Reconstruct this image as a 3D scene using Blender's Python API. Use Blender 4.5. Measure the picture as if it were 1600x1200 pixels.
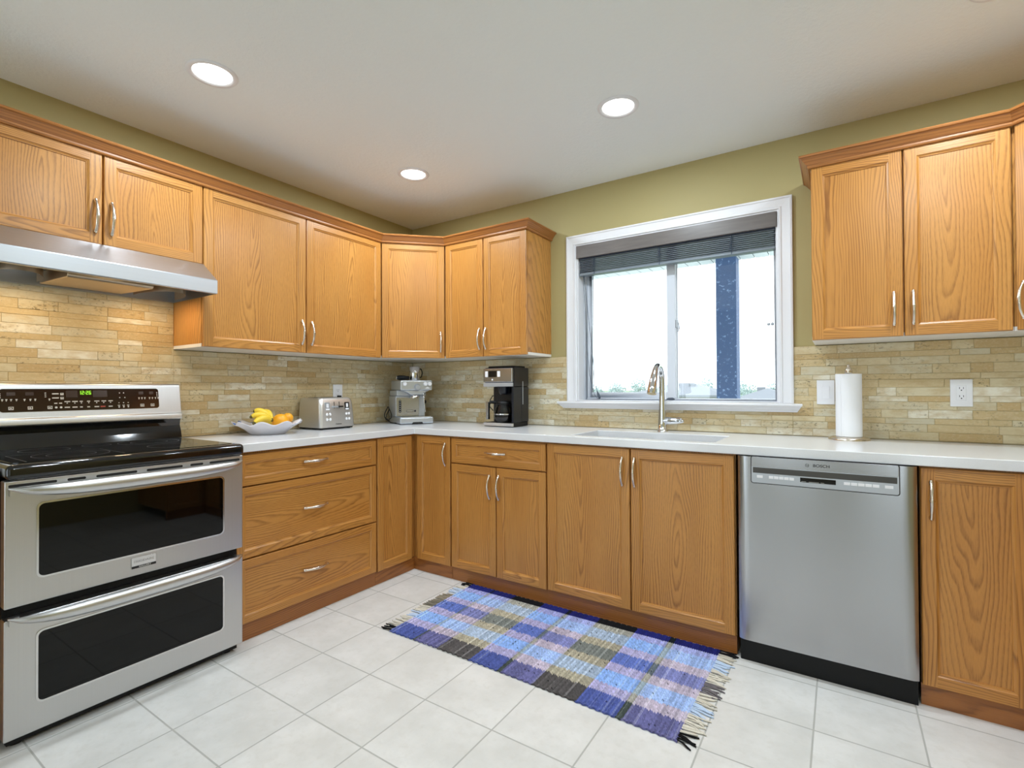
import bpy, bmesh, math, random
from mathutils import Matrix, Vector
random.seed(7)
S = bpy.context.scene
COL = S.collection
for o in list(bpy.data.objects): bpy.data.objects.remove(o)

# ------------------------------------------------------------------ camera
def lin(r, g, b):
    f = lambda c: ((c/255+0.055)/1.055)**2.4 if c > 10.3 else c/255/12.92
    return (f(r), f(g), f(b), 1)
CAM = Vector((2.9155, -2.9629, 1.1614)); YAW, PITCH, ROLL, FPX = 0.581493, 0.009786, -0.004432, 780.41
fw = Vector((-math.sin(YAW)*math.cos(PITCH), math.cos(YAW)*math.cos(PITCH), math.sin(PITCH)))
rt = fw.cross(Vector((0, 0, 1))).normalized(); up = rt.cross(fw)
rt, up = rt*math.cos(ROLL)+up*math.sin(ROLL), up*math.cos(ROLL)-rt*math.sin(ROLL)
cd = bpy.data.cameras.new('camera'); cam = bpy.data.objects.new('camera', cd); COL.objects.link(cam)
cd.sensor_width = 36; cd.sensor_fit = 'HORIZONTAL'; cd.lens = FPX/1600*36; cd.clip_start = 0.02; cd.clip_end = 2000
m = Matrix((rt, up, -fw)).transposed().to_4x4(); m.translation = CAM; cam.matrix_world = m
S.camera = cam
# ------------------------------------------------------------------ world, sun, added fill light, exposure
W = bpy.data.worlds.new('sky'); S.world = W; W.use_nodes = True
W.node_tree.nodes['Background'].inputs[0].default_value = (0.84, 0.94, 1.0, 1)
W.node_tree.nodes['Background'].inputs[1].default_value = 3.2
def light(name, kind, loc, rot, energy, color=(1, 1, 1), **kw):
    d = bpy.data.lights.new(name, kind); d.energy = energy; d.color = color
    for k, v in kw.items(): setattr(d, k, v)
    o = bpy.data.objects.new(name, d); COL.objects.link(o); o.location = loc; o.rotation_euler = rot
    return o
light('sun', 'SUN', (0, -20, 30), (math.radians(38), 0, math.radians(-12)), 0.3, (1, 0.97, 0.93), angle=math.radians(12))
# added area lights for assumed daylight, in guessed openings behind the camera
for _x, _w, _e in ((0.585, 0.90, 8), (2.30, 0.20, 2), (3.78, 0.40, 4)):
    light('rear_fill', 'AREA', (_x, -5.80, 1.1), (math.radians(90), 0, 0), _e, (0.70, 0.86, 1.0), shape='RECTANGLE', size=_w, size_y=2.0)
LAMP_W, HOOD_W = 11.0, 1.05
vs = S.view_settings; vs.view_transform = 'Standard'; vs.look = 'None'; vs.gamma = 1; vs.use_curve_mapping = False
vs.exposure = 0.0

# ------------------------------------------------------------------ materials
def newmat(name):
    m = bpy.data.materials.new(name); m.use_nodes = True
    return m, m.node_tree.nodes, m.node_tree.links, m.node_tree.nodes['Principled BSDF']
def pm(name, col, rough=0.5, metal=0.0, **kw):
    m, n, l, b = newmat(name)
    b.inputs['Base Color'].default_value = lin(*col) if max(col) > 1.01 else (*col, 1)
    b.inputs['Roughness'].default_value = rough; b.inputs['Metallic'].default_value = metal
    for k, v in kw.items(): b.inputs[k.replace('_', ' ')].default_value = v
    return m
def nd(n, t, **kw):
    x = n.new(t)
    for k, v in kw.items(): setattr(x, k, v)
    return x
def math_(n, l, op, a, b=None, c=None):
    x = n.new('ShaderNodeMath'); x.operation = op
    for i, s in enumerate((a, b, c)):
        if s is None: continue
        if isinstance(s, (int, float)): x.inputs[i].default_value = s
        else: l.new(s, x.inputs[i])
    return x.outputs[0]
def ramp(n, l, fac, stops):
    r = n.new('ShaderNodeValToRGB'); e = r.color_ramp.elements
    while len(e) < len(stops): e.new(0.5)
    for i, (p, c) in enumerate(stops): e[i].position = p; e[i].color = c
    l.new(fac, r.inputs[0]); return r.outputs[0]
def mixc(n, l, fac, a, b, mode='MIX'):
    x = n.new('ShaderNodeMix'); x.data_type = 'RGBA'; x.blend_type = mode
    for i, s in ((0, fac), (6, a), (7, b)):
        if hasattr(s, 'is_linked'): l.new(s, x.inputs[i])
        else: x.inputs[i].default_value = s
    return x.outputs[2]
def noise(n, l, vec, scale, detail=3, rough=0.5):
    x = n.new('ShaderNodeTexNoise'); x.inputs['Scale'].default_value = scale
    x.inputs['Detail'].default_value = detail; x.inputs['Roughness'].default_value = rough
    if vec is not None: l.new(vec, x.inputs['Vector'])
    return x.outputs['Fac']
def vscale(n, l, vec, s):
    x = n.new('ShaderNodeVectorMath'); x.operation = 'MULTIPLY'; l.new(vec, x.inputs[0]); x.inputs[1].default_value = s
    return x.outputs[0]
def attr(n, name):
    a = n.new('ShaderNodeAttribute'); a.attribute_name = name; return a
def bump(n, l, b, h, strength, dist=0.01):
    x = n.new('ShaderNodeBump'); x.inputs['Strength'].default_value = strength; x.inputs['Distance'].default_value = dist
    l.new(h, x.inputs['Height']); l.new(x.outputs[0], b.inputs['Normal'])

def oak(name, light_, mid, dark, rough=0.33):
    # plain-sawn oak: growth rings cut by the board (attribute gc = along, across, depth in metres)
    m, n, l, b = newmat(name)
    v = attr(n, 'gc').outputs['Vector']
    sp = nd(n, 'ShaderNodeSeparateXYZ'); l.new(v, sp.inputs[0])
    n1 = noise(n, l, vscale(n, l, v, (1.3, 7, 7)), 1.0, 2)
    n2 = noise(n, l, vscale(n, l, v, (6, 30, 30)), 1.0, 2)
    w = math_(n, l, 'ADD', sp.outputs[1], math_(n, l, 'MULTIPLY', math_(n, l, 'SUBTRACT', n1, 0.5), 0.11))
    d = math_(n, l, 'ADD', sp.outputs[2], math_(n, l, 'MULTIPLY', math_(n, l, 'SUBTRACT', n2, 0.5), 0.010))
    r = math_(n, l, 'SQRT', math_(n, l, 'ADD', math_(n, l, 'MULTIPLY', w, w), math_(n, l, 'MULTIPLY', d, d)))
    fr = math_(n, l, 'FRACT', math_(n, l, 'DIVIDE', r, 0.0100))
    ring = ramp(n, l, fr, [(0, (0, 0, 0, 1)), (0.45, (0.12, 0.12, 0.12, 1)), (0.82, (1, 1, 1, 1)), (1.0, (0, 0, 0, 1))])
    pores = noise(n, l, vscale(n, l, v, (9, 420, 420)), 1.0, 2)
    pr = ramp(n, l, pores, [(0.42, (0, 0, 0, 1)), (0.68, (1, 1, 1, 1))])
    amp = ramp(n, l, noise(n, l, vscale(n, l, v, (2, 9, 9)), 1.0, 1), [(0.3, (0.35, 0.35, 0.35, 1)), (0.7, (1, 1, 1, 1))])
    c0 = mixc(n, l, noise(n, l, vscale(n, l, v, (0.9, 5, 5)), 1.0, 2), lin(*mid), lin(*light_))
    rf = math_(n, l, 'MULTIPLY', math_(n, l, 'MULTIPLY', ring, amp), 0.64)
    c1 = mixc(n, l, rf, c0, lin(*dark))
    c2 = mixc(n, l, math_(n, l, 'MULTIPLY', math_(n, l, 'MULTIPLY', pr, math_(n, l, 'ADD', ring, 0.35)), 0.34), c1, lin(*dark))
    l.new(c2, b.inputs['Base Color'])
    b.inputs['Roughness'].default_value = rough; b.inputs['Specular IOR Level'].default_value = 0.5
    b.inputs['Coat Weight'].default_value = 0.06; b.inputs['Coat Roughness'].default_value = 0.2
    bump(n, l, b, pr, 0.05, 0.002)
    return m
OAK = oak('oak', (209, 153, 82), (190, 126, 54), (112, 63, 22))
OAKD = oak('oak_moulding', (180, 120, 62), (160, 100, 47), (108, 62, 28))
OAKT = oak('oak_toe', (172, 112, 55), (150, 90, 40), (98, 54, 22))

def m_wall():
    m, n, l, b = newmat('olive_paint')
    t = nd(n, 'ShaderNodeTexCoord').outputs['Object']
    l.new(mixc(n, l, noise(n, l, t, 1.5, 2), lin(176, 162, 111), lin(181, 168, 117)), b.inputs['Base Color'])
    b.inputs['Roughness'].default_value = 0.6
    bump(n, l, b, noise(n, l, t, 180, 3), 0.05, 0.002); return m
def m_ceil():
    m, n, l, b = newmat('ceiling_paint')
    t = nd(n, 'ShaderNodeTexCoord').outputs['Object']
    b.inputs['Base Color'].default_value = lin(239, 243, 244); b.inputs['Roughness'].default_value = 0.8
    bump(n, l, b, noise(n, l, t, 55, 5, 0.65), 0.30, 0.006); return m
TPX, TPY, TOX, TOY = 0.3055, 0.2965, 0.6905, -0.6835
def m_floor():
    m, n, l, b = newmat('ceramic_floor')
    t = nd(n, 'ShaderNodeTexCoord').outputs['Object']
    sp = nd(n, 'ShaderNodeSeparateXYZ'); l.new(t, sp.inputs[0])
    ux = math_(n, l, 'DIVIDE', math_(n, l, 'SUBTRACT', sp.outputs[0], TOX-10*TPX), TPX)
    uy = math_(n, l, 'DIVIDE', math_(n, l, 'SUBTRACT', sp.outputs[1], TOY-30*TPY), TPY)
    def dist(u, p):
        f = math_(n, l, 'FRACT', u)
        return math_(n, l, 'MULTIPLY', math_(n, l, 'MINIMUM', f, math_(n, l, 'SUBTRACT', 1.0, f)), p)
    dd = math_(n, l, 'MINIMUM', dist(ux, TPX), dist(uy, TPY))
    edge = ramp(n, l, math_(n, l, 'DIVIDE', dd, 0.01), [(0.20, (0, 0, 0, 1)), (0.34, (1, 1, 1, 1))])
    cell = nd(n, 'ShaderNodeCombineXYZ')
    l.new(math_(n, l, 'FLOOR', ux), cell.inputs[0]); l.new(math_(n, l, 'FLOOR', uy), cell.inputs[1])
    wn = nd(n, 'ShaderNodeTexWhiteNoise'); l.new(cell.outputs[0], wn.inputs['Vector'])
    off = nd(n, 'ShaderNodeVectorMath'); off.operation = 'MULTIPLY_ADD'
    l.new(wn.outputs['Color'], off.inputs[0]); off.inputs[1].default_value = (7, 7, 7); l.new(t, off.inputs[2])
    n1 = noise(n, l, off.outputs[0], 5, 6, 0.62)
    n2 = noise(n, l, off.outputs[0], 34, 3, 0.6)
    c = mixc(n, l, ramp(n, l, n1, [(0.36, (0, 0, 0, 1)), (0.64, (1, 1, 1, 1))]), lin(214, 213, 210), lin(229, 228, 226))
    c = mixc(n, l, math_(n, l, 'MULTIPLY', ramp(n, l, n2, [(0.52, (0, 0, 0, 1)), (0.7, (1, 1, 1, 1))]), 0.3), c, lin(206, 203, 197))
    c = mixc(n, l, edge, lin(178, 177, 173), c)
    l.new(c, b.inputs['Base Color'])
    l.new(mixc(n, l, edge, (0.8, 0.8, 0.8, 1), (0.34, 0.34, 0.34, 1)), b.inputs['Roughness'])
    bump(n, l, b, edge, 0.35, 0.0015); return m
def m_tile():
    m, n, l, b = newmat('travertine')
    v = attr(n, 'gc').outputs['Vector']; tone = attr(n, 'tone').outputs['Fac']
    base = ramp(n, l, tone, [(0.0, lin(196, 166, 116)), (0.25, lin(212, 191, 148)), (0.5, lin(220, 206, 171)), (0.75, lin(209, 200, 174)), (1.0, lin(238, 232, 214))])
    n1 = noise(n, l, vscale(n, l, v, (1.0, 1.0, 2.4)), 14, 4, 0.6)
    c = mixc(n, l, ramp(n, l, n1, [(0.40, (0, 0, 0, 1)), (0.66, (0.75, 0.75, 0.75, 1))]), base, lin(197, 172, 124))
    n2 = noise(n, l, vscale(n, l, v, (1.0, 1.0, 1.8)), 75, 4, 0.7)
    c = mixc(n, l, math_(n, l, 'MULTIPLY', ramp(n, l, n2, [(0.5, (0, 0, 0, 1)), (0.72, (1, 1, 1, 1))]), 0.55), c, lin(222, 208, 174))
    n3 = noise(n, l, vscale(n, l, v, (1, 1, 1.5)), 60, 6, 0.75)
    msk = noise(n, l, v, 3.3, 2)
    pit = math_(n, l, 'MULTIPLY', ramp(n, l, n3, [(0.55, (0, 0, 0, 1)), (0.62, (1, 1, 1, 1))]), ramp(n, l, msk, [(0.47, (0, 0, 0, 1)), (0.66, (1, 1, 1, 1))]))
    c = mixc(n, l, math_(n, l, 'MULTIPLY', pit, 0.85), c, lin(112, 98, 70))
    l.new(c, b.inputs['Base Color']); b.inputs['Roughness'].default_value = 0.52
    bump(n, l, b, math_(n, l, 'SUBTRACT', n2, pit), 0.14, 0.002); return m
def m_steel(name, col, rough, streak=(1, 1, 300), amt=0.05, bumpv=0.03):
    m, n, l, b = newmat(name)
    t = nd(n, 'ShaderNodeTexCoord').outputs['Object']
    s = noise(n, l, vscale(n, l, t, streak), 1.0, 3)
    c = lin(*col); c2 = tuple(x*(1-amt*2) for x in c[:3])+(1,)
    l.new(mixc(n, l, s, c2, c), b.inputs['Base Color']); b.inputs['Metallic'].default_value = 1
    b.inputs['Roughness'].default_value = rough
    bump(n, l, b, s, bumpv, 0.0006); return m
def m_glass(name, tint=(1, 1, 1)):
    m = bpy.data.materials.new(name); m.use_nodes = True; n = m.node_tree.nodes; l = m.node_tree.links
    n.remove(n['Principled BSDF'])
    t = n.new('ShaderNodeBsdfTransparent'); t.inputs[0].default_value = (*tint, 1)
    g = n.new('ShaderNodeBsdfGlossy'); g.inputs['Roughness'].default_value = 0.0
    f = n.new('ShaderNodeFresnel'); f.inputs[0].default_value = 1.5
    x = n.new('ShaderNodeMixShader'); l.new(f.outputs[0], x.inputs[0]); l.new(t.outputs[0], x.inputs[1]); l.new(g.outputs[0], x.inputs[2])
    l.new(x.outputs[0], n['Material Output'].inputs[0]); return m
def m_emit(name, col, s):
    return pm(name, (0, 0, 0), 0.5, Emission_Color=(*col, 1), Emission_Strength=s)
def m_vcol(name, attrn, rough, bumpscale=None):
    m, n, l, b = newmat(name)
    l.new(attr(n, attrn).outputs['Color'], b.inputs['Base Color']); b.inputs['Roughness'].default_value = rough
    b.inputs['Specular IOR Level'].default_value = 0.15
    return m
def m_quartz():
    m, n, l, b = newmat('white_quartz')
    t = nd(n, 'ShaderNodeTexCoord').outputs['Object']
    l.new(mixc(n, l, noise(n, l, t, 260, 2), lin(222, 223, 226), lin(233, 234, 237)), b.inputs['Base Color'])
    b.inputs['Roughness'].default_value = 0.16; return m
def m_valance():
    m, n, l, b = newmat('grey_stained_wood')
    t = nd(n, 'ShaderNodeTexCoord').outputs['Object']
    s = noise(n, l, vscale(n, l, t, (6, 60, 60)), 1.0, 4)
    l.new(mixc(n, l, s, lin(92, 86, 84), lin(126, 119, 115)), b.inputs['Base Color'])
    b.inputs['Roughness'].default_value = 0.3; return m
def m_fruit(name, a, c2, sc, rough=0.45, bs=0.0):
    m, n, l, b = newmat(name)
    t = nd(n, 'ShaderNodeTexCoord').outputs['Object']
    l.new(mixc(n, l, noise(n, l, t, sc, 3), lin(*a), lin(*c2)), b.inputs['Base Color'])
    b.inputs['Roughness'].default_value = rough
    if bs: bump(n, l, b, noise(n, l, t, 500, 2), bs, 0.001)
    return m
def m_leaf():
    m, n, l, b = newmat('hazed_foliage')
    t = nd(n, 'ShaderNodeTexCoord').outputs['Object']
    l.new(mixc(n, l, noise(n, l, t, 1.2, 3), lin(158, 176, 174), lin(184, 198, 196)), b.inputs['Base Color'])  # distant haze is put into the pale blue-grey leaf colour
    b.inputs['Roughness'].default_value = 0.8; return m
WALL, CEIL, FLOOR, TILE = m_wall(), m_ceil(), m_floor(), m_tile()
GROUT = pm('tile_grout', (186, 168, 130), 0.8)
WHITE = pm('white_gloss_paint', (234, 234, 238), 0.3)
VINYL = pm('white_vinyl', (208, 213, 222), 0.3)
MELA = pm('white_melamine', (236, 230, 222), 0.35)
PLATE = pm('white_plastic', (240, 240, 244), 0.25)
QUARTZ = m_quartz()
STEEL = m_steel('brushed_steel', (180, 181, 184), 0.24, (300, 1, 1), 0.03)
STEELR = m_steel('range_steel', (205, 205, 206), 0.34, (300, 1, 1), 0.03)
STEELH = m_steel('hood_steel', (196, 201, 208), 0.38, (1, 1, 260), 0.04)
STEELP = pm('polished_steel', (214, 214, 216), 0.12, 1.0)
SINKS = m_steel('sink_steel', (205, 206, 208), 0.32, (1, 300, 1), 0.03)
NICKEL = pm('satin_nickel', (222, 212, 200), 0.24, 1.0)
CHROME = pm('chrome', (225, 227, 230), 0.06, 1.0)
SILVER = pm('silver_plastic', (186, 190, 196), 0.35, 0.55)
CAST = pm('silver_cast_metal', (196, 201, 208), 0.3, 0.75)
BLACKG = pm('black_gloss', (8, 8, 10), 0.06, Coat_Weight=0.4, Coat_Roughness=0.03)
OVENG = pm('oven_glass', (3, 4, 4), 0.03, IOR=1.38)
COOKG = pm('ceramic_glass', (10, 10, 11), 0.05)
CTRLG = pm('brown_black_glass', (40, 20, 14), 0.08)
BLACK = pm('black_plastic', (6, 6, 7), 0.45, Specular_IOR_Level=0.3)
BLACKS = pm('black_satin_plastic', (14, 18, 28), 0.28)
DARK = pm('dark_gap', (16, 12, 10), 0.8)
RUBBER = pm('black_rubber', (12, 12, 12), 0.6)
INK = pm('black_ink', (20, 20, 22), 0.5)
PRINT = pm('white_print', (225, 222, 216), 0.5)
REDP = pm('red_print', (190, 80, 60), 0.5)
RINGP = pm('grey_print', (150, 148, 145), 0.4)
BURN = pm('burner_print', (84, 82, 80), 0.3)
CLOCK = m_emit('green_digits', (0.32, 0.85, 0.03), 1.3)
DISP = pm('display_dark', (58, 38, 28), 0.2)
LENS = m_emit('lamp_lens', (1, 0.98, 0.95), 6.0)
HOODL = m_emit('hood_bulb', (1, 0.78, 0.5), 6.0)
TAN = m_steel('warm_aluminium', (214, 196, 172), 0.42, (1, 120, 1), 0.04)
GLASS = m_glass('window_glass')
CARAFE = m_glass('carafe_glass', (0.75, 0.75, 0.78))
BLINDW = m_valance()
CORDM = pm('blue_grey_cord', (60, 72, 90), 0.7)
PAPER = pm('paper_towel', (240, 240, 243), 0.9)
BOWLM = pm('white_glazed_ceramic', (232, 230, 236), 0.15)
BLUER = pm('blue_glaze', (92, 124, 190), 0.2)
BANANA = m_fruit('banana_skin', (238, 198, 40), (246, 216, 78), 14)
BTIP = pm('banana_tip', (92, 82, 30), 0.7)
ORANGE = m_fruit('orange_peel', (240, 158, 22), (250, 184, 40), 9, 0.4, 0.25)
LIMON = m_fruit('lemon_peel', (232, 204, 60), (240, 216, 90), 9, 0.4, 0.25)
RUGM = m_vcol('woven_cotton', 'rug_col', 0.95)
POST = None
def m_post():
    m, n, l, b = newmat('blue_grey_stained_timber')
    t = nd(n, 'ShaderNodeTexCoord').outputs['Object']
    s = ramp(n, l, noise(n, l, t, 34, 3), [(0.60, (0, 0, 0, 1)), (0.70, (1, 1, 1, 1))])
    l.new(mixc(n, l, s, lin(56, 80, 120), lin(120, 146, 184)), b.inputs['Base Color']); b.inputs['Roughness'].default_value = 0.6
    return m
POST = m_post()
SOFF = pm('white_soffit_vinyl', (180, 188, 190), 0.6)
ROOFM = pm('pale_grey_shingle', (128, 132, 138), 0.9)
HWALL = pm('cream_siding', (170, 168, 160), 0.8)
GRASS = pm('pale_lawn', (120, 140, 110), 0.95)
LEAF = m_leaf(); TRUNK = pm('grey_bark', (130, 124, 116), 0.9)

# ------------------------------------------------------------------ mesh building
I4 = Matrix.Identity(4)
def grain(g, w, d, g0=0.0, w0=0.0, d0=0.0, style=None):
    """returns p -> (along, across, depth) of a board whose grain runs along axis g"""
    L = random.uniform(-40, 40)
    s = style or random.choice('ccr')
    if s == 'c': Wo = random.uniform(-0.03, 0.03); D = random.uniform(0.012, 0.03)*random.choice((-1, 1)); tilt = random.uniform(0.05, 0.11)*random.choice((-1, 1))
    else: Wo = random.choice((-1, 1))*random.uniform(0.10, 0.2); D = 0.02; tilt = random.uniform(-0.04, 0.04)
    def f(p):
        a = p[g]-g0
        return (a+L, p[w]-w0+Wo, p[d]-d0+D+tilt*a)
    return f
class MB:
    def __init__(s): s.v = []; s.f = []; s.mi = []; s.gc = []; s.sm = []; s.tone = []; s.M = I4; s.t = 0.0
    def face(s, pts, mi=0, gc=None, sm=False):
        i0 = len(s.v)
        s.v += [tuple(s.M @ Vector(p)) for p in pts]
        s.f.append(tuple(range(i0, i0+len(pts)))); s.mi.append(mi); s.sm.append(sm); s.tone.append(s.t)
        s.gc.append([gc(p) for p in pts] if gc else None)
    def mesh(s, V, F, mi=0, sm=True, gc=None):
        i0 = len(s.v); s.v += [tuple(s.M @ Vector(p)) for p in V]
        for f in F:
            s.f.append(tuple(i0+i for i in f)); s.mi.append(mi); s.sm.append(sm); s.tone.append(s.t)
            s.gc.append([gc(V[i]) for i in f] if gc else None)
    def box(s, x0, x1, y0, y1, z0, z1, mi=0, gc=None):
        P = [(x0, y0, z0), (x1, y0, z0), (x1, y1, z0), (x0, y1, z0), (x0, y0, z1), (x1, y0, z1), (x1, y1, z1), (x0, y1, z1)]
        s.mesh(P, [(0, 3, 2, 1), (4, 5, 6, 7), (0, 1, 5, 4), (1, 2, 6, 5), (2, 3, 7, 6), (3, 0, 4, 7)], mi, False, gc)
    def prism(s, poly, axis, a0, a1, mi=0, gc=None, sm=False, order=None):
        # poly: 2-D outline in the two remaining axes (x,y,z order kept)
        ax = 'xyz'.index(axis); oth = [i for i in range(3) if i != ax]
        def P(q, a):
            p = [0, 0, 0]; p[ax] = a; p[oth[0]] = q[0]; p[oth[1]] = q[1]; return tuple(p)
        n = len(poly); A = [P(q, a0) for q in poly]; B = [P(q, a1) for q in poly]
        area = sum(poly[i][0]*poly[(i+1) % n][1]-poly[(i+1) % n][0]*poly[i][1] for i in range(n))
        flip = (area > 0) ^ (ax == 1) ^ (a1 < a0)
        for i in range(n):
            j = (i+1) % n
            q = [A[i], A[j], B[j], B[i]]
            s.face(q if flip else q[::-1], mi, gc, sm)
        s.face(A[::-1] if flip else A, mi, gc); s.face(B if flip else B[::-1], mi, gc)
    def lathe(s, prof, c=(0, 0, 0), seg=32, mi=0, axis='z', sm=True, cap=True):
        V = []; F = []
        for (r, h) in prof:
            for k in range(seg):
                a = 2*math.pi*k/seg; x, y = r*math.cos(a), r*math.sin(a)
                V.append({'z': (c[0]+x, c[1]+y, c[2]+h), 'y': (c[0]+y, c[1]+h, c[2]+x), 'x': (c[0]+h, c[1]+x, c[2]+y)}[axis])
        for i in range(len(prof)-1):
            for k in range(seg):
                k2 = (k+1) % seg
                F.append((i*seg+k, i*seg+k2, (i+1)*seg+k2, (i+1)*seg+k))
        s.mesh(V, F, mi, sm)
        if cap:
            if prof[0][0] > 1e-6: s.face([V[k] for k in range(seg)][::-1], mi)
            if prof[-1][0] > 1e-6: s.face([V[(len(prof)-1)*seg+k] for k in range(seg)], mi)
    def tube(s, pts, rad, seg=12, mi=0, cap=True, squash=None):
        pts = [Vector(p) for p in pts]; n = len(pts)
        if not hasattr(rad, '__len__'): rad = [rad]*n
        T = [(pts[min(i+1, n-1)]-pts[max(i-1, 0)]).normalized() for i in range(n)]
        ref = Vector((0, 0, 1)) if abs(T[0].z) < 0.9 else Vector((1, 0, 0))
        u = T[0].cross(ref).normalized(); V = []; F = []
        for i in range(n):
            u = (u-T[i]*u.dot(T[i])).normalized(); w = T[i].cross(u)
            for k in range(seg):
                a = 2*math.pi*k/seg
                V.append(tuple(pts[i]+(u*math.cos(a)+w*math.sin(a)*(squash or 1))*rad[i]))
        for i in range(n-1):
            for k in range(seg):
                k2 = (k+1) % seg; F.append((i*seg+k, i*seg+k2, (i+1)*seg+k2, (i+1)*seg+k))
        s.mesh(V, F, mi, True)
        if cap:
            s.face([V[k] for k in range(seg)][::-1], mi); s.face([V[(n-1)*seg+k] for k in range(seg)], mi)
    def rrect(s, x0, x1, z0, z1, r, y0, y1, mi=0, seg=6):
        s.prism(rr(x0, x1, z0, z1, r, seg), 'y', y0, y1, mi)
    def ring(s, outer, inner, y0, y1, mi=0):
        # frame between two outlines with the same number of points, in the xz plane, front y0 back y1
        n = len(outer)
        for i in range(n):
            j = (i+1) % n
            o0, o1, a0, a1 = outer[i], outer[j], inner[i], inner[j]
            s.face([(o0[0], y0, o0[1]), (o1[0], y0, o1[1]), (a1[0], y0, a1[1]), (a0[0], y0, a0[1])], mi)
            s.face([(o0[0], y1, o0[1]), (o1[0], y1, o1[1]), (o1[0], y0, o1[1]), (o0[0], y0, o0[1])], mi)
            s.face([(a0[0], y0, a0[1]), (a1[0], y0, a1[1]), (a1[0], y1, a1[1]), (a0[0], y1, a0[1])], mi)
    def build(s, name, mats, parent=None, loc=None, rotz=0, bevel=0, seg=2, smooth=False, merge=False, kind=None):
        me = bpy.data.meshes.new(name); me.from_pydata(s.v, [], s.f)
        mats = mats if isinstance(mats, (list, tuple)) else [mats]
        for mt in mats: me.materials.append(mt)
        me.polygons.foreach_set('material_index', s.mi)
        me.polygons.foreach_set('use_smooth', [bool(x or smooth) for x in s.sm])
        if any(s.gc):
            a = me.attributes.new('gc', 'FLOAT_VECTOR', 'CORNER'); d = []
            for f, g in zip(s.f, s.gc):
                for k in range(len(f)): d += (g[k] if g else (0, 0, 0))
            a.data.foreach_set('vector', d)
            a = me.attributes.new('tone', 'FLOAT', 'FACE'); a.data.foreach_set('value', s.tone)
        me.update()
        if merge or bevel:
            bm = bmesh.new(); bm.from_mesh(me); bmesh.ops.remove_doubles(bm, verts=bm.verts, dist=1e-5)
            bm.to_mesh(me); bm.free()
        o = bpy.data.objects.new(name, me); COL.objects.link(o)
        if parent: o.parent = parent
        if loc: o.location = loc
        if rotz: o.rotation_euler = (0, 0, rotz)
        if bevel:
            md = o.modifiers.new('bevel', 'BEVEL'); md.width = bevel; md.segments = seg; md.limit_method = 'ANGLE'; md.angle_limit = math.radians(40)
            md.harden_normals = False
            for p in me.polygons: p.use_smooth = True
            wn = o.modifiers.new('wn', 'WEIGHTED_NORMAL'); wn.keep_sharp = True
        if kind: o['kind'] = kind
        return o
def rr(x0, x1, z0, z1, r, seg=6):
    P = []
    for cx, cz, a in ((x1-r, z0+r, -90), (x1-r, z1-r, 0), (x0+r, z1-r, 90), (x0+r, z0+r, 180)):
        for k in range(seg+1):
            t = math.radians(a+90*k/seg); P.append((cx+r*math.cos(t), cz+r*math.sin(t)))
    return P
def grid_solid(mb, A, B, filled, c0, c1, plane='xy', mi=0, gc=None):
    """extruded slab made of grid cells, watertight; plane gives the two grid axes"""
    ia, ib = 'xyz'.index(plane[0]), 'xyz'.index(plane[1]); ic = 3-ia-ib
    def P(a, b, c):
        p = [0, 0, 0]; p[ia] = a; p[ib] = b; p[ic] = c; return tuple(p)
    F = lambda i, j: 0 <= i < len(A)-1 and 0 <= j < len(B)-1 and filled(i, j)
    even = (ia, ib, ic) in ((0, 1, 2), (1, 2, 0), (2, 0, 1))
    def q(pts): mb.face(pts if even else pts[::-1], mi, gc)
    for i in range(len(A)-1):
        for j in range(len(B)-1):
            if not F(i, j): continue
            a0, a1, b0, b1 = A[i], A[i+1], B[j], B[j+1]
            q([P(a0, b0, c1), P(a1, b0, c1), P(a1, b1, c1), P(a0, b1, c1)])
            q([P(a0, b1, c0), P(a1, b1, c0), P(a1, b0, c0), P(a0, b0, c0)])
            if not F(i-1, j): q([P(a0, b1, c0), P(a0, b0, c0), P(a0, b0, c1), P(a0, b1, c1)])
            if not F(i+1, j): q([P(a1, b0, c0), P(a1, b1, c0), P(a1, b1, c1), P(a1, b0, c1)])
            if not F(i, j-1): q([P(a0, b0, c0), P(a1, b0, c0), P(a1, b0, c1), P(a0, b0, c1)])
            if not F(i, j+1): q([P(a1, b1, c0), P(a0, b1, c0), P(a0, b1, c1), P(a1, b1, c1)])
def pieces(fn, name, mat, parent, gap=0.003, place=None):
    # one object per separate glyph: boxes nearer than gap belong together
    b = MB(); fn(b)
    isl = []; par = list(range(len(b.v)))
    def fd(i):
        while par[i] != i: par[i] = par[par[i]]; i = par[i]
        return i
    for f in b.f:
        for k in f[1:]: par[fd(k)] = fd(f[0])
    bb = {}
    for i, p in enumerate(b.v):
        q = bb.setdefault(fd(i), [list(p), list(p)])
        for a in range(3): q[0][a] = min(q[0][a], p[a]); q[1][a] = max(q[1][a], p[a])
    ks = list(bb)
    for x in range(len(ks)):
        for y in range(x):
            A, B = bb[ks[x]], bb[ks[y]]
            if all(A[0][a]-gap <= B[1][a] and B[0][a]-gap <= A[1][a] for a in range(3)): par[fd(ks[x])] = fd(ks[y])
    groups = {}
    for n, f in enumerate(b.f): groups.setdefault(fd(f[0]), []).append(n)
    out = []
    for fl in groups.values():
        c = MB(); 
        for n in fl: c.face([b.v[i] for i in b.f[n]], b.mi[n], None, b.sm[n])
        o = c.build(name, mat, parent, merge=True)
        if place: o.location = place.location; o.rotation_euler = place.rotation_euler
        out.append(o)
    return out
def tag(o, label, cat, group=None, kind=None):
    o['label'] = label; o['category'] = cat
    if group: o['group'] = group
    if kind: o['kind'] = kind
    return o
def thing(name, label, cat, loc=(0, 0, 0), rotz=0, group=None):
    o = bpy.data.objects.new(name, None); COL.objects.link(o); o.empty_display_size = 0.1
    o.location = loc; o.rotation_euler = (0, 0, rotz)
    return tag(o, label, cat, group)
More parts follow.
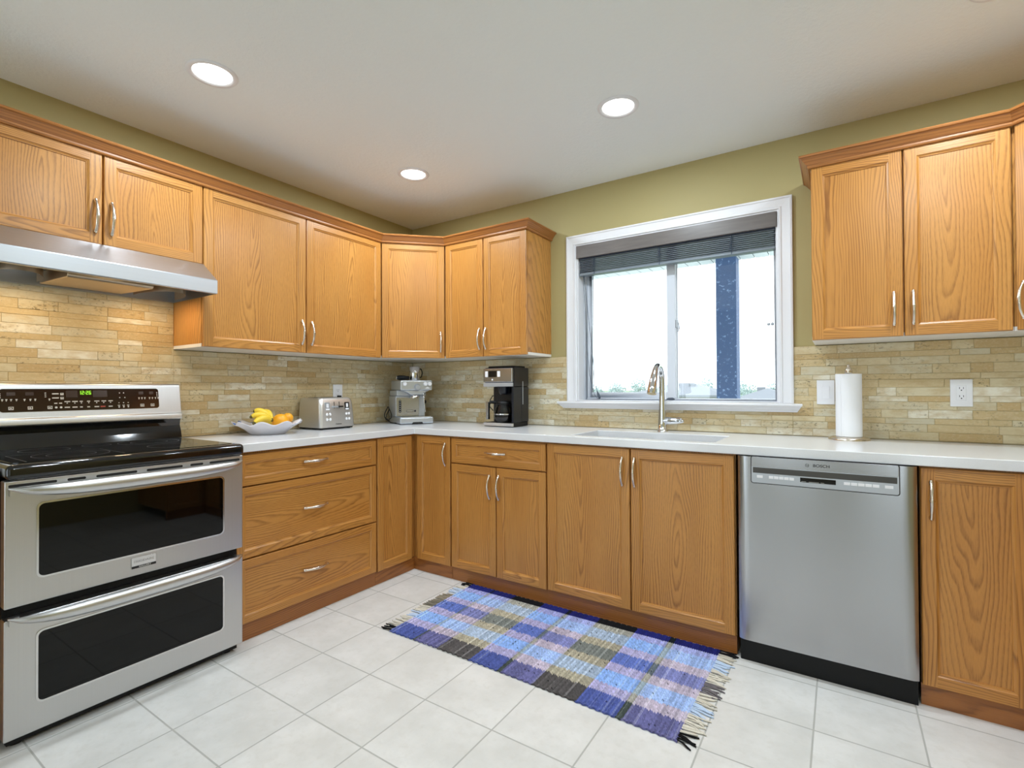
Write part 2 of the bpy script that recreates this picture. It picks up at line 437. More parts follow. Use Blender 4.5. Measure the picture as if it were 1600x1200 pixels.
def simple(fn, name, mats, parent=None, **kw):
    b = MB(); fn(b); return b.build(name, mats, parent, **kw)
def text_mesh(name, body, size, mat, parent, loc, rot=(math.pi/2, 0, 0), ext=0.0004, bold=0.0, align='CENTER', sx=1.0):
    c = bpy.data.curves.new(name, 'FONT'); c.body = body; c.size = size; c.extrude = ext; c.align_x = align; c.align_y = 'CENTER'; c.offset = bold
    t = bpy.data.objects.new('temporary_text', c); COL.objects.link(t)
    dg = bpy.context.evaluated_depsgraph_get()
    me = bpy.data.meshes.new_from_object(t.evaluated_get(dg)); bpy.data.objects.remove(t); bpy.data.curves.remove(c)
    me.name = name; me.materials.clear(); me.materials.append(mat)
    o = bpy.data.objects.new(name, me); COL.objects.link(o); o.parent = parent; o.location = loc; o.rotation_euler = rot; o.scale = (sx, 1, 1)
    return o
R90 = math.pi/2
H = 2.467; XR = 4.087; YB = -5.8

# ------------------------------------------------------------------ room shell
def structure(fn, name, mats, **kw):
    o = simple(fn, name, mats, **kw); o['kind'] = 'structure'; return o
structure(lambda b: b.box(0, XR, YB, 0, -0.1, 0), 'floor', FLOOR)
structure(lambda b: b.box(-0.15, XR+0.15, YB-0.15, 0.15, H, H+0.1), 'ceiling', CEIL)
structure(lambda b: b.box(-0.15, 0, YB, 0, -0.1, H), 'wall_left', WALL)
structure(lambda b: b.box(XR, XR+0.15, YB, 0, -0.1, H), 'wall_right', WALL)
WX0, WX1, WZ0, WZ1 = 1.482, 2.645, 1.080, 2.090
structure(lambda b: grid_solid(b, [-0.15, WX0, WX1, XR+0.15], [-0.1, WZ0, WZ1, H], lambda i, j: (i, j) != (1, 1), 0.15, 0.0, 'zx'[::-1]), 'wall_back', WALL)
structure(lambda b: grid_solid(b, [-0.15, 0.12, 1.05, 2.18, 2.42, 3.56, 4.0, XR+0.15], [-0.1, 0.05, 2.15, H], lambda i, j: (i, j) not in ((1, 1), (3, 1), (5, 1)), YB, YB-0.15, 'xz'), 'wall_front', WALL)  # unseen wall; openings guessed to admit light and shape steel reflections

# stone strip backsplash: one strip mesh per wall, every strip a bevelled block of its own tone
ROWH = [0.041, 0.027, 0.036, 0.043, 0.026, 0.038, 0.041, 0.026, 0.037, 0.040, 0.027, 0.036, 0.038]
def strips(name, zlo, zhi, a0, a1, regions, put, kind_name, seed):
    rnd = random.Random(seed); b = MB(); z = zhi; k = 0
    while z > zlo+0.004:
        h = ROWH[k % len(ROWH)]*(1 if k < 13 else 1); k += 1
        z0 = max(z-h, zlo); a = a0-rnd.uniform(0, 0.2)
        while a < a1:
            ln = rnd.choice((0.075, 0.10, 0.13, 0.15, 0.18, 0.21, 0.24)); e = a+ln
            r = rnd.random(); tone = 0.04*rnd.random() if r < 0.13 else (1-0.06*rnd.random() if r < 0.24 else rnd.uniform(0.15, 0.82))
            off = (rnd.uniform(-50, 50), rnd.uniform(-50, 50), rnd.uniform(-50, 50)); th = 0.010+rnd.uniform(-0.0007, 0.0009)
            for (ra0, ra1, rz0, rz1) in regions:
                s0, s1, t0, t1 = max(a, ra0), min(e, ra1), max(z0, rz0), min(z, rz1)
                if s1-s0 < 0.003 or t1-t0 < 0.003: continue
                b.t = tone; g = 0.0007; c = 0.0012
                P = lambda q, w, d: put(q, w, d)
                gcf = lambda p: (p[0]+off[0], p[1]+off[1], p[2]+off[2])
                o = [(s0+g, t0+g), (s1-g, t0+g), (s1-g, t1-g), (s0+g, t1-g)]
                i_ = [(s0+g+c, t0+g+c), (s1-g-c, t0+g+c), (s1-g-c, t1-g-c), (s0+g+c, t1-g-c)]
                b.face([P(*q, th) for q in i_], 0, gcf)
                for n in range(4):
                    n2 = (n+1) % 4
                    b.face([P(*o[n], th-c), P(*o[n2], th-c), P(*i_[n2], th), P(*i_[n], th)], 0, gcf)
                    b.face([P(*o[n], 0.006), P(*o[n2], 0.006), P(*o[n2], th-c), P(*o[n], th-c)], 0, gcf)
            a = e
        z = z0
    for (ra0, ra1, rz0, rz1) in regions:
        q = [(ra0, rz0), (ra1, rz0), (ra1, rz1), (ra0, rz1)]
        b.face([put(*p, 0.0082) for p in q], 1); b.face([put(*p, 0.0005) for p in q][::-1], 1)
        for n in range(4): b.face([put(*q[n], 0.0005), put(*q[(n+1) % 4], 0.0005), put(*q[(n+1) % 4], 0.0082), put(*q[n], 0.0082)], 1)
    o = b.build(kind_name, [TILE, GROUT]); o['kind'] = 'structure'; return o
ZT = 1.372
strips('t', 0.9145, ZT, 0.0115, XR-0.0115, [(0.0115, 1.411, 0.9145, ZT), (2.709, XR-0.0115, 0.9145, ZT), (1.411, 2.709, 0.9145, 1.034)],
       lambda a, z, d: (a, -d, z), 'trim_1', 3)
strips('t', 0.9145, 1.66, -2.62, -0.0115, [(-1.756, -0.0115, 0.9145, ZT), (-2.62, -1.756, 0.9145, 1.66)], lambda a, z, d: (d, a, z), 'trim_2', 12)

# window
win = thing('window_1', 'white framed sliding window over the sink', 'window', (0, 0, 0)); win['kind'] = 'structure'
def casing(b):
    prof = [(0, 0.0005), (0, 0.019), (0.009, 0.021), (0.013, 0.016), (0.022, 0.015), (0.048, 0.013), (0.053, 0.017), (0.060, 0.017), (0.064, 0.010), (0.070, 0.009), (0.070, 0.0005)]
    # left, top, right with mitres: profile runs from the outer edge (0) to the inner edge (.07)
    x0, x1, z1, z0 = 1.412, 2.715, 2.160, 1.080
    path = lambda u: [(x0+u, z0), (x0+u, z1-u), (x1-u, z1-u), (x1-u, z0)]
    for (u0, d0), (u1, d1) in zip(prof[:-1], prof[1:]):
        A, B = path(u0), path(u1)
        for i in range(3):
            b.face([(A[i][0], -d0, A[i][1]), (A[i+1][0], -d0, A[i+1][1]), (B[i+1][0], -d1, B[i+1][1]), (B[i][0], -d1, B[i][1])][::-1])
simple(casing, 'casing', WHITE, win)
def stool(b):
    prof = [(-0.075, 1.0795), (-0.078, 1.074), (-0.076, 1.068), (-0.064, 1.062), (-0.052, 1.050), (-0.040, 1.042), (-0.034, 1.035), (-0.0005, 1.035), (-0.0005, 1.0795)]
    # crown-shaped sill with sloping returned ends
    P = []
    for (y, z) in prof:
        P.append((y, z, 1.412-(-y)*0.58, 2.712+(-y)*0.58))
    n = len(P)
    for i in range(n):
        j = (i+1) % n; (ya, za, la, ra), (yb, zb, lb, rb) = P[i], P[j]
        b.face([(la, ya, za), (ra, ya, za), (rb, yb, zb), (lb, yb, zb)][::-1])
    b.face([(p[2], p[0], p[1]) for p in P]); b.face([(p[3], p[0], p[1]) for p in P][::-1])
simple(stool, 'sill', WHITE, win)
def liner(b):
    e = 0.0006; b.box(WX0+e, WX0+0.008, 0.0, 0.149, WZ0+e, WZ1-e); b.box(WX1-0.008, WX1-e, 0.0, 0.149, WZ0+e, WZ1-e)
    b.box(WX0+0.008, WX1-0.008, 0.0, 0.149, WZ1-0.008, WZ1-e); b.box(WX0+0.008, WX1-0.008, 0.0, 0.149, WZ0+e, WZ0+0.007)
simple(liner, 'jamb', WHITE, win)
fz0 = WZ0+0.0075
def wframe(b):
    b.box(1.4905, 1.512, 0.075, 0.145, fz0, 2.081); b.box(2.622, 2.6365, 0.075, 0.145, fz0, 2.081)
    b.box(1.512, 2.622, 0.075, 0.145, fz0, 1.1005); b.box(1.512, 2.622, 0.075, 0.145, 2.055, 2.081)
    b.box(2.075, 2.093, 0.118, 0.145, 1.1005, 2.055)
simple(wframe, 'frame', VINYL, win, bevel=0.002)
def sash(b):
    x0, x1, z0, z1 = 1.5125, 2.090, 1.1010, 2.054
    b.box(x0, 1.545, 0.085, 0.115, z0, z1); b.box(2.040, x1, 0.082, 0.115, z0, z1)
    b.box(1.545, 2.040, 0.085, 0.115, z0, 1.137); b.box(1.545, 2.040, 0.085, 0.115, 2.02, z1)
sa = simple(sash, 'sliding_sash', VINYL, win, bevel=0.002)
simple(lambda b: b.box(1.5452, 2.0398, 0.098, 0.103, 1.1372, 2.0198), 'pane', GLASS, sa)
simple(lambda b: b.box(2.0932, 2.6218, 0.125, 0.130, 1.1008, 2.0548), 'pane', GLASS, win)
def latch(b):
    b.lathe([(0.008, 0.0), (0.010, 0.006), (0.006, 0.010)], (2.098, 0.098, 1.55), 12, axis='y')
    b.box(2.091, 2.103, 0.088, 0.112, 1.525, 1.572); b.tube([(2.108, 0.088, 1.54), (2.112, 0.078, 1.52), (2.108, 0.072, 1.50)], [0.006, 0.007, 0.004], 8)
simple(latch, 'latch', SILVER, sa, bevel=0.001)
def stops(b):
    for x in (2.588, 2.606): b.lathe([(0.0085, 0), (0.008, -0.004), (0.002, -0.006)], (x, 0.1246, 1.513), 14, axis='y')
pieces(stops, 'sash_stop', SILVER, win)

# ------------------------------------------------------------------ outdoors, seen through the window
def porch(b):
    x = -2.6
    while x < 5.6: b.box(x, x+0.124, 0.17, 2.30, 2.485, 2.52); x += 0.130
    b.box(-2.62, 5.62, 0.17, 2.62, 2.52, 2.62)
    b.box(-2.62, 5.62, 2.30, 2.34, 2.475, 2.52); x = -2.6
    while x < 5.6: b.box(x, x+0.122, 2.34, 2.62, 2.478, 2.52); x += 0.130
tag(simple(porch, 'porch_roof', SOFF), 'white slatted porch roof edge showing under the window blind', 'roof')
tag(simple(lambda b: b.box(1.868, 2.06, 2.40, 2.59, -2.7, 2.477), 'porch_post', POST, bevel=0.006), 'thick blue-grey porch post behind the right window pane', 'post')
structure(lambda b: b.box(-700, 700, 6, 900, -2.8, -2.7), 'ground', GRASS)
def hip_house(name, cx, cy, wx, wy, ez, rz, label, wall=True):
    t = thing(name, label, 'house', (cx, cy, -2.7))
    def body(b): b.box(-wx/2+0.4, wx/2-0.4, -wy/2+0.4, wy/2-0.4, 0, ez+2.7)
    simple(body, 'wall', HWALL, t)
    def roof(b):
        h = min(wx, wy)/2*0.92; z0, z1 = ez+2.7, rz+2.7
        if wx >= wy: A, B = (-wx/2+h, 0, z1), (wx/2-h, 0, z1)
        else: A, B = (0, -wy/2+h, z1), (0, wy/2-h, z1)
        c = [(-wx/2, -wy/2, z0), (wx/2, -wy/2, z0), (wx/2, wy/2, z0), (-wx/2, wy/2, z0)]
        if wx >= wy:
            b.face([c[0], c[1], B, A]); b.face([c[1], c[2], B]); b.face([c[2], c[3], A, B]); b.face([c[3], c[0], A])
        else:
            b.face([c[0], c[1], A]); b.face([c[1], c[2], B, A]); b.face([c[2], c[3], B]); b.face([c[3], c[0], A, B])
        b.face([(p[0], p[1], z0-0.16) for p in c][::-1])
        for i in range(4):
            p, q_ = c[i], c[(i+1) % 4]; b.face([(p[0], p[1], z0-0.16), (q_[0], q_[1], z0-0.16), q_, p])
    rf = simple(roof, 'roof', ROOFM, t)
    def vent(b):
        for k in range(2): b.box(-0.6+k*1.3, -0.1+k*1.3, -wy*0.16, -wy*0.16+0.3, (ez+rz)/2+2.75, (ez+rz)/2+3.12)
    pieces(vent, 'roof_vent', ROOFM, rf)
    return t
hip_house('house', -8.1, 40, 7.6, 6.6, 0.62, 1.60, 'house with wide pale hip roof seen behind the faucet and the window mullion')
hip_house('house', -1.3, 36, 3.6, 5.0, 0.45, 1.12, 'small low pale roof right of the porch post')
def tree(x, y, h, r, label, seed):
    rnd = random.Random(seed)
    t = thing('tree', label, 'tree', (x, y, -2.7), 0, 'hazy trees beyond the window')
    simple(lambda b: b.tube([(0, 0, 0), (0.05, 0, h*0.35), (0, 0.05, h*0.75)], [0.22, 0.16, 0.06], 8), 'trunk', TRUNK, t)
    b = MB()
    for k in range(520):
        a = rnd.uniform(0, 6.28); e = math.acos(rnd.uniform(-1, 1)); q = rnd.uniform(0.35, 1)
        c = Vector((math.cos(a)*math.sin(e)*r*q, math.sin(a)*math.sin(e)*r*q, h*0.66+math.cos(e)*h*0.34*q)); s = rnd.uniform(0.10, 0.24)*r*0.55
        n = Vector((rnd.uniform(-1, 1), rnd.uniform(-1, 1), rnd.uniform(-1, 1))).normalized(); u = n.orthogonal().normalized(); w = n.cross(u)
        V = [tuple(c+u*s), tuple(c+w*s*0.8), tuple(c-u*s), tuple(c-w*s*0.8), tuple(c+n*s*0.6), tuple(c-n*s*0.6)]
        b.mesh(V, [(0, 1, 4), (1, 2, 4), (2, 3, 4), (3, 0, 4), (1, 0, 5), (2, 1, 5), (3, 2, 5), (0, 3, 5)], 0, False)
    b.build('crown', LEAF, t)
TREES = [(-27.6, 66, 4.5, 1.5, 'low hazy tree at the far left of the left window pane'), (-24.2, 66, 4.7, 1.5, 'hazy tree left of the faucet, second from the left'),
         (-21.0, 66, 5.3, 1.4, 'tallest hazy tree just left of the faucet spout'), (-11.9, 66, 5.4, 1.2, 'tall hazy tree just left of the porch post'),
         (-8.6, 70, 4.9, 1.4, 'hazy tree partly behind the porch post'), (-5.6, 58, 4.4, 1.2, 'pale tree right of the porch post'),
         (-3.4, 66, 4.8, 1.5, 'hazy tree at the right edge of the window')]
for i, a in enumerate(TREES): tree(*a, seed=i+20)

# ------------------------------------------------------------------ cabinet doors and drawers
# local frame: x along the run, front face at y = 0 facing -y, z up
def panel_front(name, w, h, parent, loc, stile=0.043, horiz=False, rotz=0):
    b = MB(); T = 0.020; W = stile; c = 0.003
    gl = grain(2, 0, 1, style='r'); gr = grain(2, 0, 1, style=random.choice('rc'))
    gt = grain(0, 2, 1, g0=w/2, style=random.choice('ccr')); gb = grain(0, 2, 1, g0=w/2, style=random.choice('cr'))
    if horiz: gp = grain(0, 2, 1, g0=w/2, w0=h/2, style='c')
    else: gp = grain(2, 0, 1, g0=h*random.uniform(0.2, 0.8), w0=w/2+random.uniform(-0.1, 0.1)*w, style=random.choice('ccr'))
    # back, edges and chamfer
    b.face([(0, T, 0), (0, T, h), (w, T, h), (w, T, 0)], 0, gl)
    O = [(0, 0), (w, 0), (w, h), (0, h)]; In = [(c, c), (w-c, c), (w-c, h-c), (c, h-c)]
    gs = [gb, gr, gt, gl]
    for i in range(4):
        j = (i+1) % 4
        b.face([(O[i][0], T, O[i][1]), (O[j][0], T, O[j][1]), (O[j][0], c, O[j][1]), (O[i][0], c, O[i][1])], 0, gs[i])
        b.face([(O[i][0], c, O[i][1]), (O[j][0], c, O[j][1]), (In[j][0], 0, In[j][1]), (In[i][0], 0, In[i][1])], 0, gs[i])
    q = lambda x0, x1, z0, z1, g: b.face([(x0, 0, z0), (x1, 0, z0), (x1, 0, z1), (x0, 0, z1)], 0, g)
    q(c, W, c, h-c, gl); q(w-W, w-c, c, h-c, gr); q(W, w-W, c, W, gb); q(W, w-W, h-W, h-c, gt)
    prof = [(0, 0), (0.0015, 0.0022), (0.0075, 0.0062), (0.0095, 0.0064), (0.0105, 0.0098)]
    R = lambda u: [(W+u, W+u), (w-W-u, W+u), (w-W-u, h-W-u), (W+u, h-W-u)]
    for (u0, d0), (u1, d1) in zip(prof[:-1], prof[1:]):
        A, B = R(u0), R(u1)
        for i in range(4):
            j = (i+1) % 4
            b.face([(A[i][0], d0, A[i][1]), (A[j][0], d0, A[j][1]), (B[j][0], d1, B[j][1]), (B[i][0], d1, B[i][1])], 0, gs[i])
    A = R(0.0105); b.face([(p[0], 0.0098, p[1]) for p in A], 0, gp)
    return b.build(name, OAK, parent, loc, rotz)
_hm = {}
def handle_mesh():
    b = MB(); n = 22; L = 0.064
    pts, rad = [], []
    for i in range(n+1):
        t = -1+2*i/n
        pts.append((0, -0.004-0.024*(1-t*t)**0.8, t*L))
        rad.append(0.0054+0.0020*(1-abs(t))+0.0022*max(0, abs(t)-0.82)/0.18)
    b.tube(pts, rad, 12)
    for s in (-1, 1):
        b.lathe([(0.0075, 0.0), (0.0078, -0.002), (0.0055, -0.005), (0.0045, -0.008)], (0, 0, s*L), 14, axis='y')
        b.lathe([(0.003, -0.006), (0.0058, -0.004), (0.0066, 0.0), (0.0058, 0.004), (0.003, 0.006)], (0, -0.0055, s*(L+0.003)), 12, axis='z')
    b.lathe([(0.005, -0.010), (0.0078, -0.007), (0.0066, -0.0045), (0.0092, 0.0), (0.0066, 0.0045), (0.0078, 0.007), (0.005, 0.010)], (0, -0.028, 0), 16, axis='z')
    return b
def handle(parent, x, z, horiz=False):
    b = handle_mesh()
    if not _hm:
        o = b.build('handle', NICKEL, parent); _hm['m'] = o.data
    else:
        o = bpy.data.objects.new('handle', _hm['m']); COL.objects.link(o); o.parent = parent
    o.location = (x, -0.0002, z)
    if horiz: o.rotation_euler = (0, R90, 0)
    return o
def carcass(parent, w, d, z0, z1, front=0.0206, name='body', ox=0.0):
    gf = grain(2, 1, 0, g0=0.3, style='c')
    return simple(lambda b: b.box(ox+0.0008, ox+w-0.0008, front, d-0.001, z0, z1, 0, gf), name, OAK, parent)
def door(parent, x0, x1, z0, z1, hx=None, hz=None):
    o = panel_front('door', x1-x0, z1-z0, parent, (x0, 0, z0))
    if hx is not None: handle(o, hx-x0, hz-z0)
    return o
def drawer(parent, x0, x1, z0, z1, hz=None, stile=0.036):
    o = panel_front('drawer', x1-x0, z1-z0, parent, (x0, 0, z0), stile=stile, horiz=True)
    handle(o, (x1-x0)/2, (hz if hz else (z0+z1)/2)-z0, True)
    return o
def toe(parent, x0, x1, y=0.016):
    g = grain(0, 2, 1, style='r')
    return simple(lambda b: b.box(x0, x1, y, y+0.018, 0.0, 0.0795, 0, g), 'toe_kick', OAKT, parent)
DB = 0.616
def base_cab(name, label, origin, rotz, w):
    t = thing('base_cabinet' if name is None else name, label, 'cabinet', origin, rotz, 'oak base cabinets')
    return t
ZC = 0.8745
# left run: three drawers (local x -> +y)
t = base_cab(None, 'oak base cabinet with three wide drawers right of the range', (DB, -1.7545, 0), R90, 0.82)
carcass(t, 0.828, DB, 0.08, ZC); toe(t, 0.0, 0.828)
for z0, z1 in ((0.717, 0.862), (0.382, 0.710), (0.083, 0.375)): drawer(t, 0.004, 0.8245, z0, z1, z0+(z1-z0)*0.53)
# corner unit, L shaped, with two hinged leaves
t = base_cab(None, 'oak corner base cabinet with two narrow doors meeting at the inside corner', (0, 0, 0), 0, 0.9)
gf = grain(2, 0, 1, style='c')
def cornerbody(b):
    f = 0.595
    grid_solid(b, [0.002, f, 0.919], [-0.925, -f, -0.002], lambda i, j: (i, j) != (1, 0), 0.08, ZC, 'xy', 0, gf)
simple(cornerbody, 'body', OAK, t)
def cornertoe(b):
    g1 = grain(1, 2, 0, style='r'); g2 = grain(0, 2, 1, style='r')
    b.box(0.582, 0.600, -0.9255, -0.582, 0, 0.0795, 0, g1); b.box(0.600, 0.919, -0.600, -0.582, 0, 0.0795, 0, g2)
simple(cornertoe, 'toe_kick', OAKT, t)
dl = panel_front('door', 0.283, 0.79, t, (DB, -0.919, 0.078), rotz=R90)
dr = panel_front('door', 0.277, 0.79, t, (0.638, -DB, 0.078)); handle(dr, 0.242, 0.681)
# drawer over two doors
t = base_cab(None, 'oak base cabinet with one drawer over two doors, left of the sink doors', (0.9215, -DB, 0), 0, 0.668)
carcass(t, 0.668, DB, 0.08, ZC); toe(t, 0.0, 0.668)
drawer(t, 0.004, 0.664, 0.715, 0.863, 0.790)
door(t, 0.004, 0.334, 0.080, 0.707, 0.294, 0.594); door(t, 0.340, 0.664, 0.080, 0.707, 0.354, 0.596)
for ch in [c for c in t.children if c.name.startswith('door')][-1:]: ch.children[0].location.x = 0.018
# sink base
t = base_cab(None, 'oak sink base cabinet with two large doors left of the dishwasher', (1.590, -DB, 0), 0, 0.94)
def sinkbody(b):
    g = grain(2, 1, 0, style='c')
    b.box(0.0008, 0.018, 0.0206, DB-0.002, 0.08, ZC, 0, g); b.box(0.922, 0.9395, 0.0206, DB-0.002, 0.0, ZC, 0, g)
    b.box(0.018, 0.922, 0.0206, DB-0.002, 0.08, 0.10, 0, g); b.box(0.018, 0.922, 0.0206, 0.030, 0.80, ZC, 0, g)
    b.box(0.018, 0.922, 0.0206, 0.032, 0.10, 0.80, 0, g)
simple(sinkbody, 'body', OAK, t); toe(t, 0.0, 0.940)
door(t, 0.005, 0.464, 0.084, 0.866, 0.428, 0.755); door(t, 0.470, 0.936, 0.084, 0.866, 0.490, 0.755)
# right corner unit
t = base_cab(None, 'oak base cabinet with narrow door right of the dishwasher', (0, 0, 0), 0, 0.9)
XK = XR-0.595
def rbody(b):
    g = grain(2, 0, 1, style='c')
    grid_solid(b, [3.155, XK, XR-0.002], [-0.925, -0.595, -0.002], lambda i, j: (i, j) != (0, 0), 0.08, ZC, 'xy', 0, g)
simple(rbody, 'body', OAK, t)
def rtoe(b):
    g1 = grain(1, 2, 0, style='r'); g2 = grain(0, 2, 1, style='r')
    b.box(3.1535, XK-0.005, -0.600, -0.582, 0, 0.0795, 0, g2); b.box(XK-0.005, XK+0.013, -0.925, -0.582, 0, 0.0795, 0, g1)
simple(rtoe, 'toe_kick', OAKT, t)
random.seed(31)
d1 = panel_front('door', 0.292, 0.79, t, (3.1565, -DB, 0.078), stile=0.042); handle(d1, 0.030, 0.675)
d2 = panel_front('door', 0.29, 0.79, t, (XK-0.021, -0.629, 0.078), rotz=-R90)
random.seed(11)
# cabinet beyond the range (only its edge shows)
t = base_cab(None, 'oak base cabinet at the left edge, beyond the range', (DB, -2.98, 0), R90, 0.456)
carcass(t, 0.456, DB, 0.08, ZC); toe(t, 0, 0.456); drawer(t, 0.004, 0.452, 0.717, 0.862); door(t, 0.004, 0.452, 0.083, 0.710, 0.04, 0.60)

# countertop: one L, with the sink cut-out
def counter(b):
    X = [0.0125, 0.635, 1.712, 2.436, 3.452, XR-0.0125]; Y = [-1.752, -1.20, -0.635, -0.558, -0.205, -0.0125]
    def f(i, j):
        if i == 0: return True
        if i == 4: return j >= 1
        if j < 2: return False
        return not (i == 2 and j == 3)
    grid_solid(b, X, Y, f, 0.8755, 0.9140, 'xy')
tag(simple(counter, 'countertop', QUARTZ, bevel=0.003, seg=3), 'white quartz countertop running along both walls', 'countertop')
tag(simple(lambda b: b.box(0.0125, 0.635, -2.98, -2.5225, 0.8755, 0.914), 'countertop', QUARTZ, bevel=0.003), 'short white countertop at the left edge, beyond the range', 'countertop')

# ------------------------------------------------------------------ wall cabinets
DU = 0.3206; UB, UT = 1.3765, 2.165
def upper(label, origin, rotz): return thing('wall_cabinet', label, 'cabinet', origin, rotz, 'oak wall cabinets')
def ubody(t, w, z0, z1, white=True, d=DU):
    carcass(t, w, d, z0+0.016 if white else z0, z1)
    if white: simple(lambda b: b.box(0.0008, w-0.0008, 0.0206, d-0.001, z0-0.001, z0+0.0155), 'bottom_panel', MELA, t)
t = upper('oak wall cabinet with two short doors above the range hood', (DU, -2.545, 0), R90)
carcass(t, 0.7885, DU, 1.7775, UT)
door(t, 0.004, 0.389, 1.7775, UT-0.001, 0.366, 1.892); door(t, 0.395, 0.786, 1.7775, UT-0.001, 0.421, 1.892)
t = upper('oak wall cabinet with two tall doors left of the corner, above the toaster', (DU, -1.756, 0), R90)
ubody(t, 1.132, UB, UT); door(t, 0.003, 0.562, UB, UT-0.001, 0.534, 1.492); door(t, 0.568, 1.130, UB, UT-0.001, 0.597, 1.492)
# diagonal corner cabinets
def diag(label, P, Q, cpoly, rotz, hx):
    t = upper(label, (P[0], P[1], 0), rotz); L = math.hypot(Q[0]-P[0], Q[1]-P[1])
    inv = Matrix.Rotation(-rotz, 4, 'Z') @ Matrix.Translation((-P[0], -P[1], 0))
    g = grain(2, 0, 1, style='c')
    def pr(z0, z1):
        b = MB(); pts = [tuple((inv @ Vector((x, y, 0)))[:2]) for x, y in cpoly]; b.prism(pts, 'z', z0, z1, 0, g); return b
    pr(UB+0.016, UT).build('body', OAK, t); pr(UB-0.001, UB+0.0155).build('bottom_panel', MELA, t)
    door(t, 0.003, L-0.003, UB, UT-0.001, hx if hx > 0 else L+hx, 1.488)
    return t
e = 0.0146; k = 0.001
diag('oak diagonal corner wall cabinet with single door above the espresso machine', (DU, -0.6235), (0.6235-0.0, -DU),
     [(DU-e, -0.6235+e), (DU-0.022, -0.623), (k, -0.623), (k, -k), (0.6225, -k), (0.6225, -DU+0.022), (0.6235-e, -DU+e)], math.pi/4, -0.030)
t = upper('oak wall cabinet with two narrow doors between corner and window', (0.6245, -DU, 0), 0)
ubody(t, 0.6635, UB, UT); door(t, 0.003, 0.325, UB, UT-0.001, 0.300, 1.492); door(t, 0.331, 0.661, UB, UT-0.001, 0.351, 1.492)
t = upper('oak wall cabinet with two doors right of the window', (2.8095, -DU, 0), 0)
ubody(t, 0.666, UB, UT); door(t, 0.002, 0.329, UB, UT-0.001, 0.298, 1.492); door(t, 0.335, 0.660, UB, UT-0.001, 0.362, 1.492)
P, Q = (XR-0.611, -DU), (XR-DU, -0.611)
diag('oak diagonal corner wall cabinet at the right edge of the picture', P, Q,
     [(P[0]+e, P[1]+e), (P[0]+0.001, P[1]+0.022), (P[0]+0.001, -k), (XR-k, -k), (XR-k, -0.610), (Q[0]+0.022, -0.610), (Q[0]+e, Q[1]+e)], -math.pi/4, 0.030)
# crown moulding
def crown(name, path, label, close=None):
    """path: plan polyline of the cabinet fronts (room side on the right-hand side when walking)"""
    prof = [(0.000, 2.1575), (0.008, 2.1575), (0.011, 2.163), (0.011, 2.170), (0.015, 2.173), (0.022, 2.182), (0.031, 2.193), (0.036, 2.198), (0.041, 2.200), (0.043, 2.206), (0.041, 2.2105), (0.0, 2.2105)]
    n = len(path); off = []
    for i in range(n):
        p = Vector(path[i]); d0 = (p-Vector(path[i-1])).normalized() if i else None; d1 = (Vector(path[i+1])-p).normalized() if i < n-1 else None
        nr = lambda d: Vector((d.y, -d.x))
        if d0 is None: v = nr(d1)
        elif d1 is None: v = nr(d0)
        else: v = (nr(d0)+nr(d1)); v = v/ (v.length_squared/2)
        off.append(v)
    b = MB()
    for i in range(n-1):
        d = (Vector(path[i+1])-Vector(path[i])).normalized(); L0 = random.uniform(-30, 30)
        g = lambda p: (Vector(p[:2]).dot(d)+L0, p[2]*1.0+0.17, 0.05+0.3*(Vector(p[:2]).dot(Vector((d.y, -d.x)))))
        for j in range(len(prof)):
            (u0, z0), (u1, z1) = prof[j], prof[(j+1) % len(prof)]
            A = [Vector(path[i])+off[i]*u0, Vector(path[i+1])+off[i+1]*u0]; B = [Vector(path[i])+off[i]*u1, Vector(path[i+1])+off[i+1]*u1]
            b.face([(*A[0], z0), (*A[1], z0), (*B[1], z1), (*B[0], z1)], 0, g)
    for i in (0, n-1):
        c = [(*(Vector(path[i])+off[i]*u), z) for u, z in prof]; b.face(c if i else c[::-1], 0, lambda p: (p[0], p[1]+0.1, p[2]))
    return tag(b.build('crown_moulding', OAKD), label, 'moulding')
q_ = 0.0006
crown('crown', [(DU+q_, -2.545), (DU+q_, -0.624-q_), (0.624+q_, -DU-q_), (1.2885+q_, -DU-q_), (1.2885+q_, -0.001)],
      'stained oak crown moulding along the wall cabinets left of the window')
crown('crown', [(2.8090-q_, -0.001), (2.8090-q_, -DU-q_), (P[0], -DU-q_), (Q[0]-q_, Q[1]), (Q[0]-q_, -1.0)][:4], 'stained oak crown moulding on the wall cabinets right of the window')

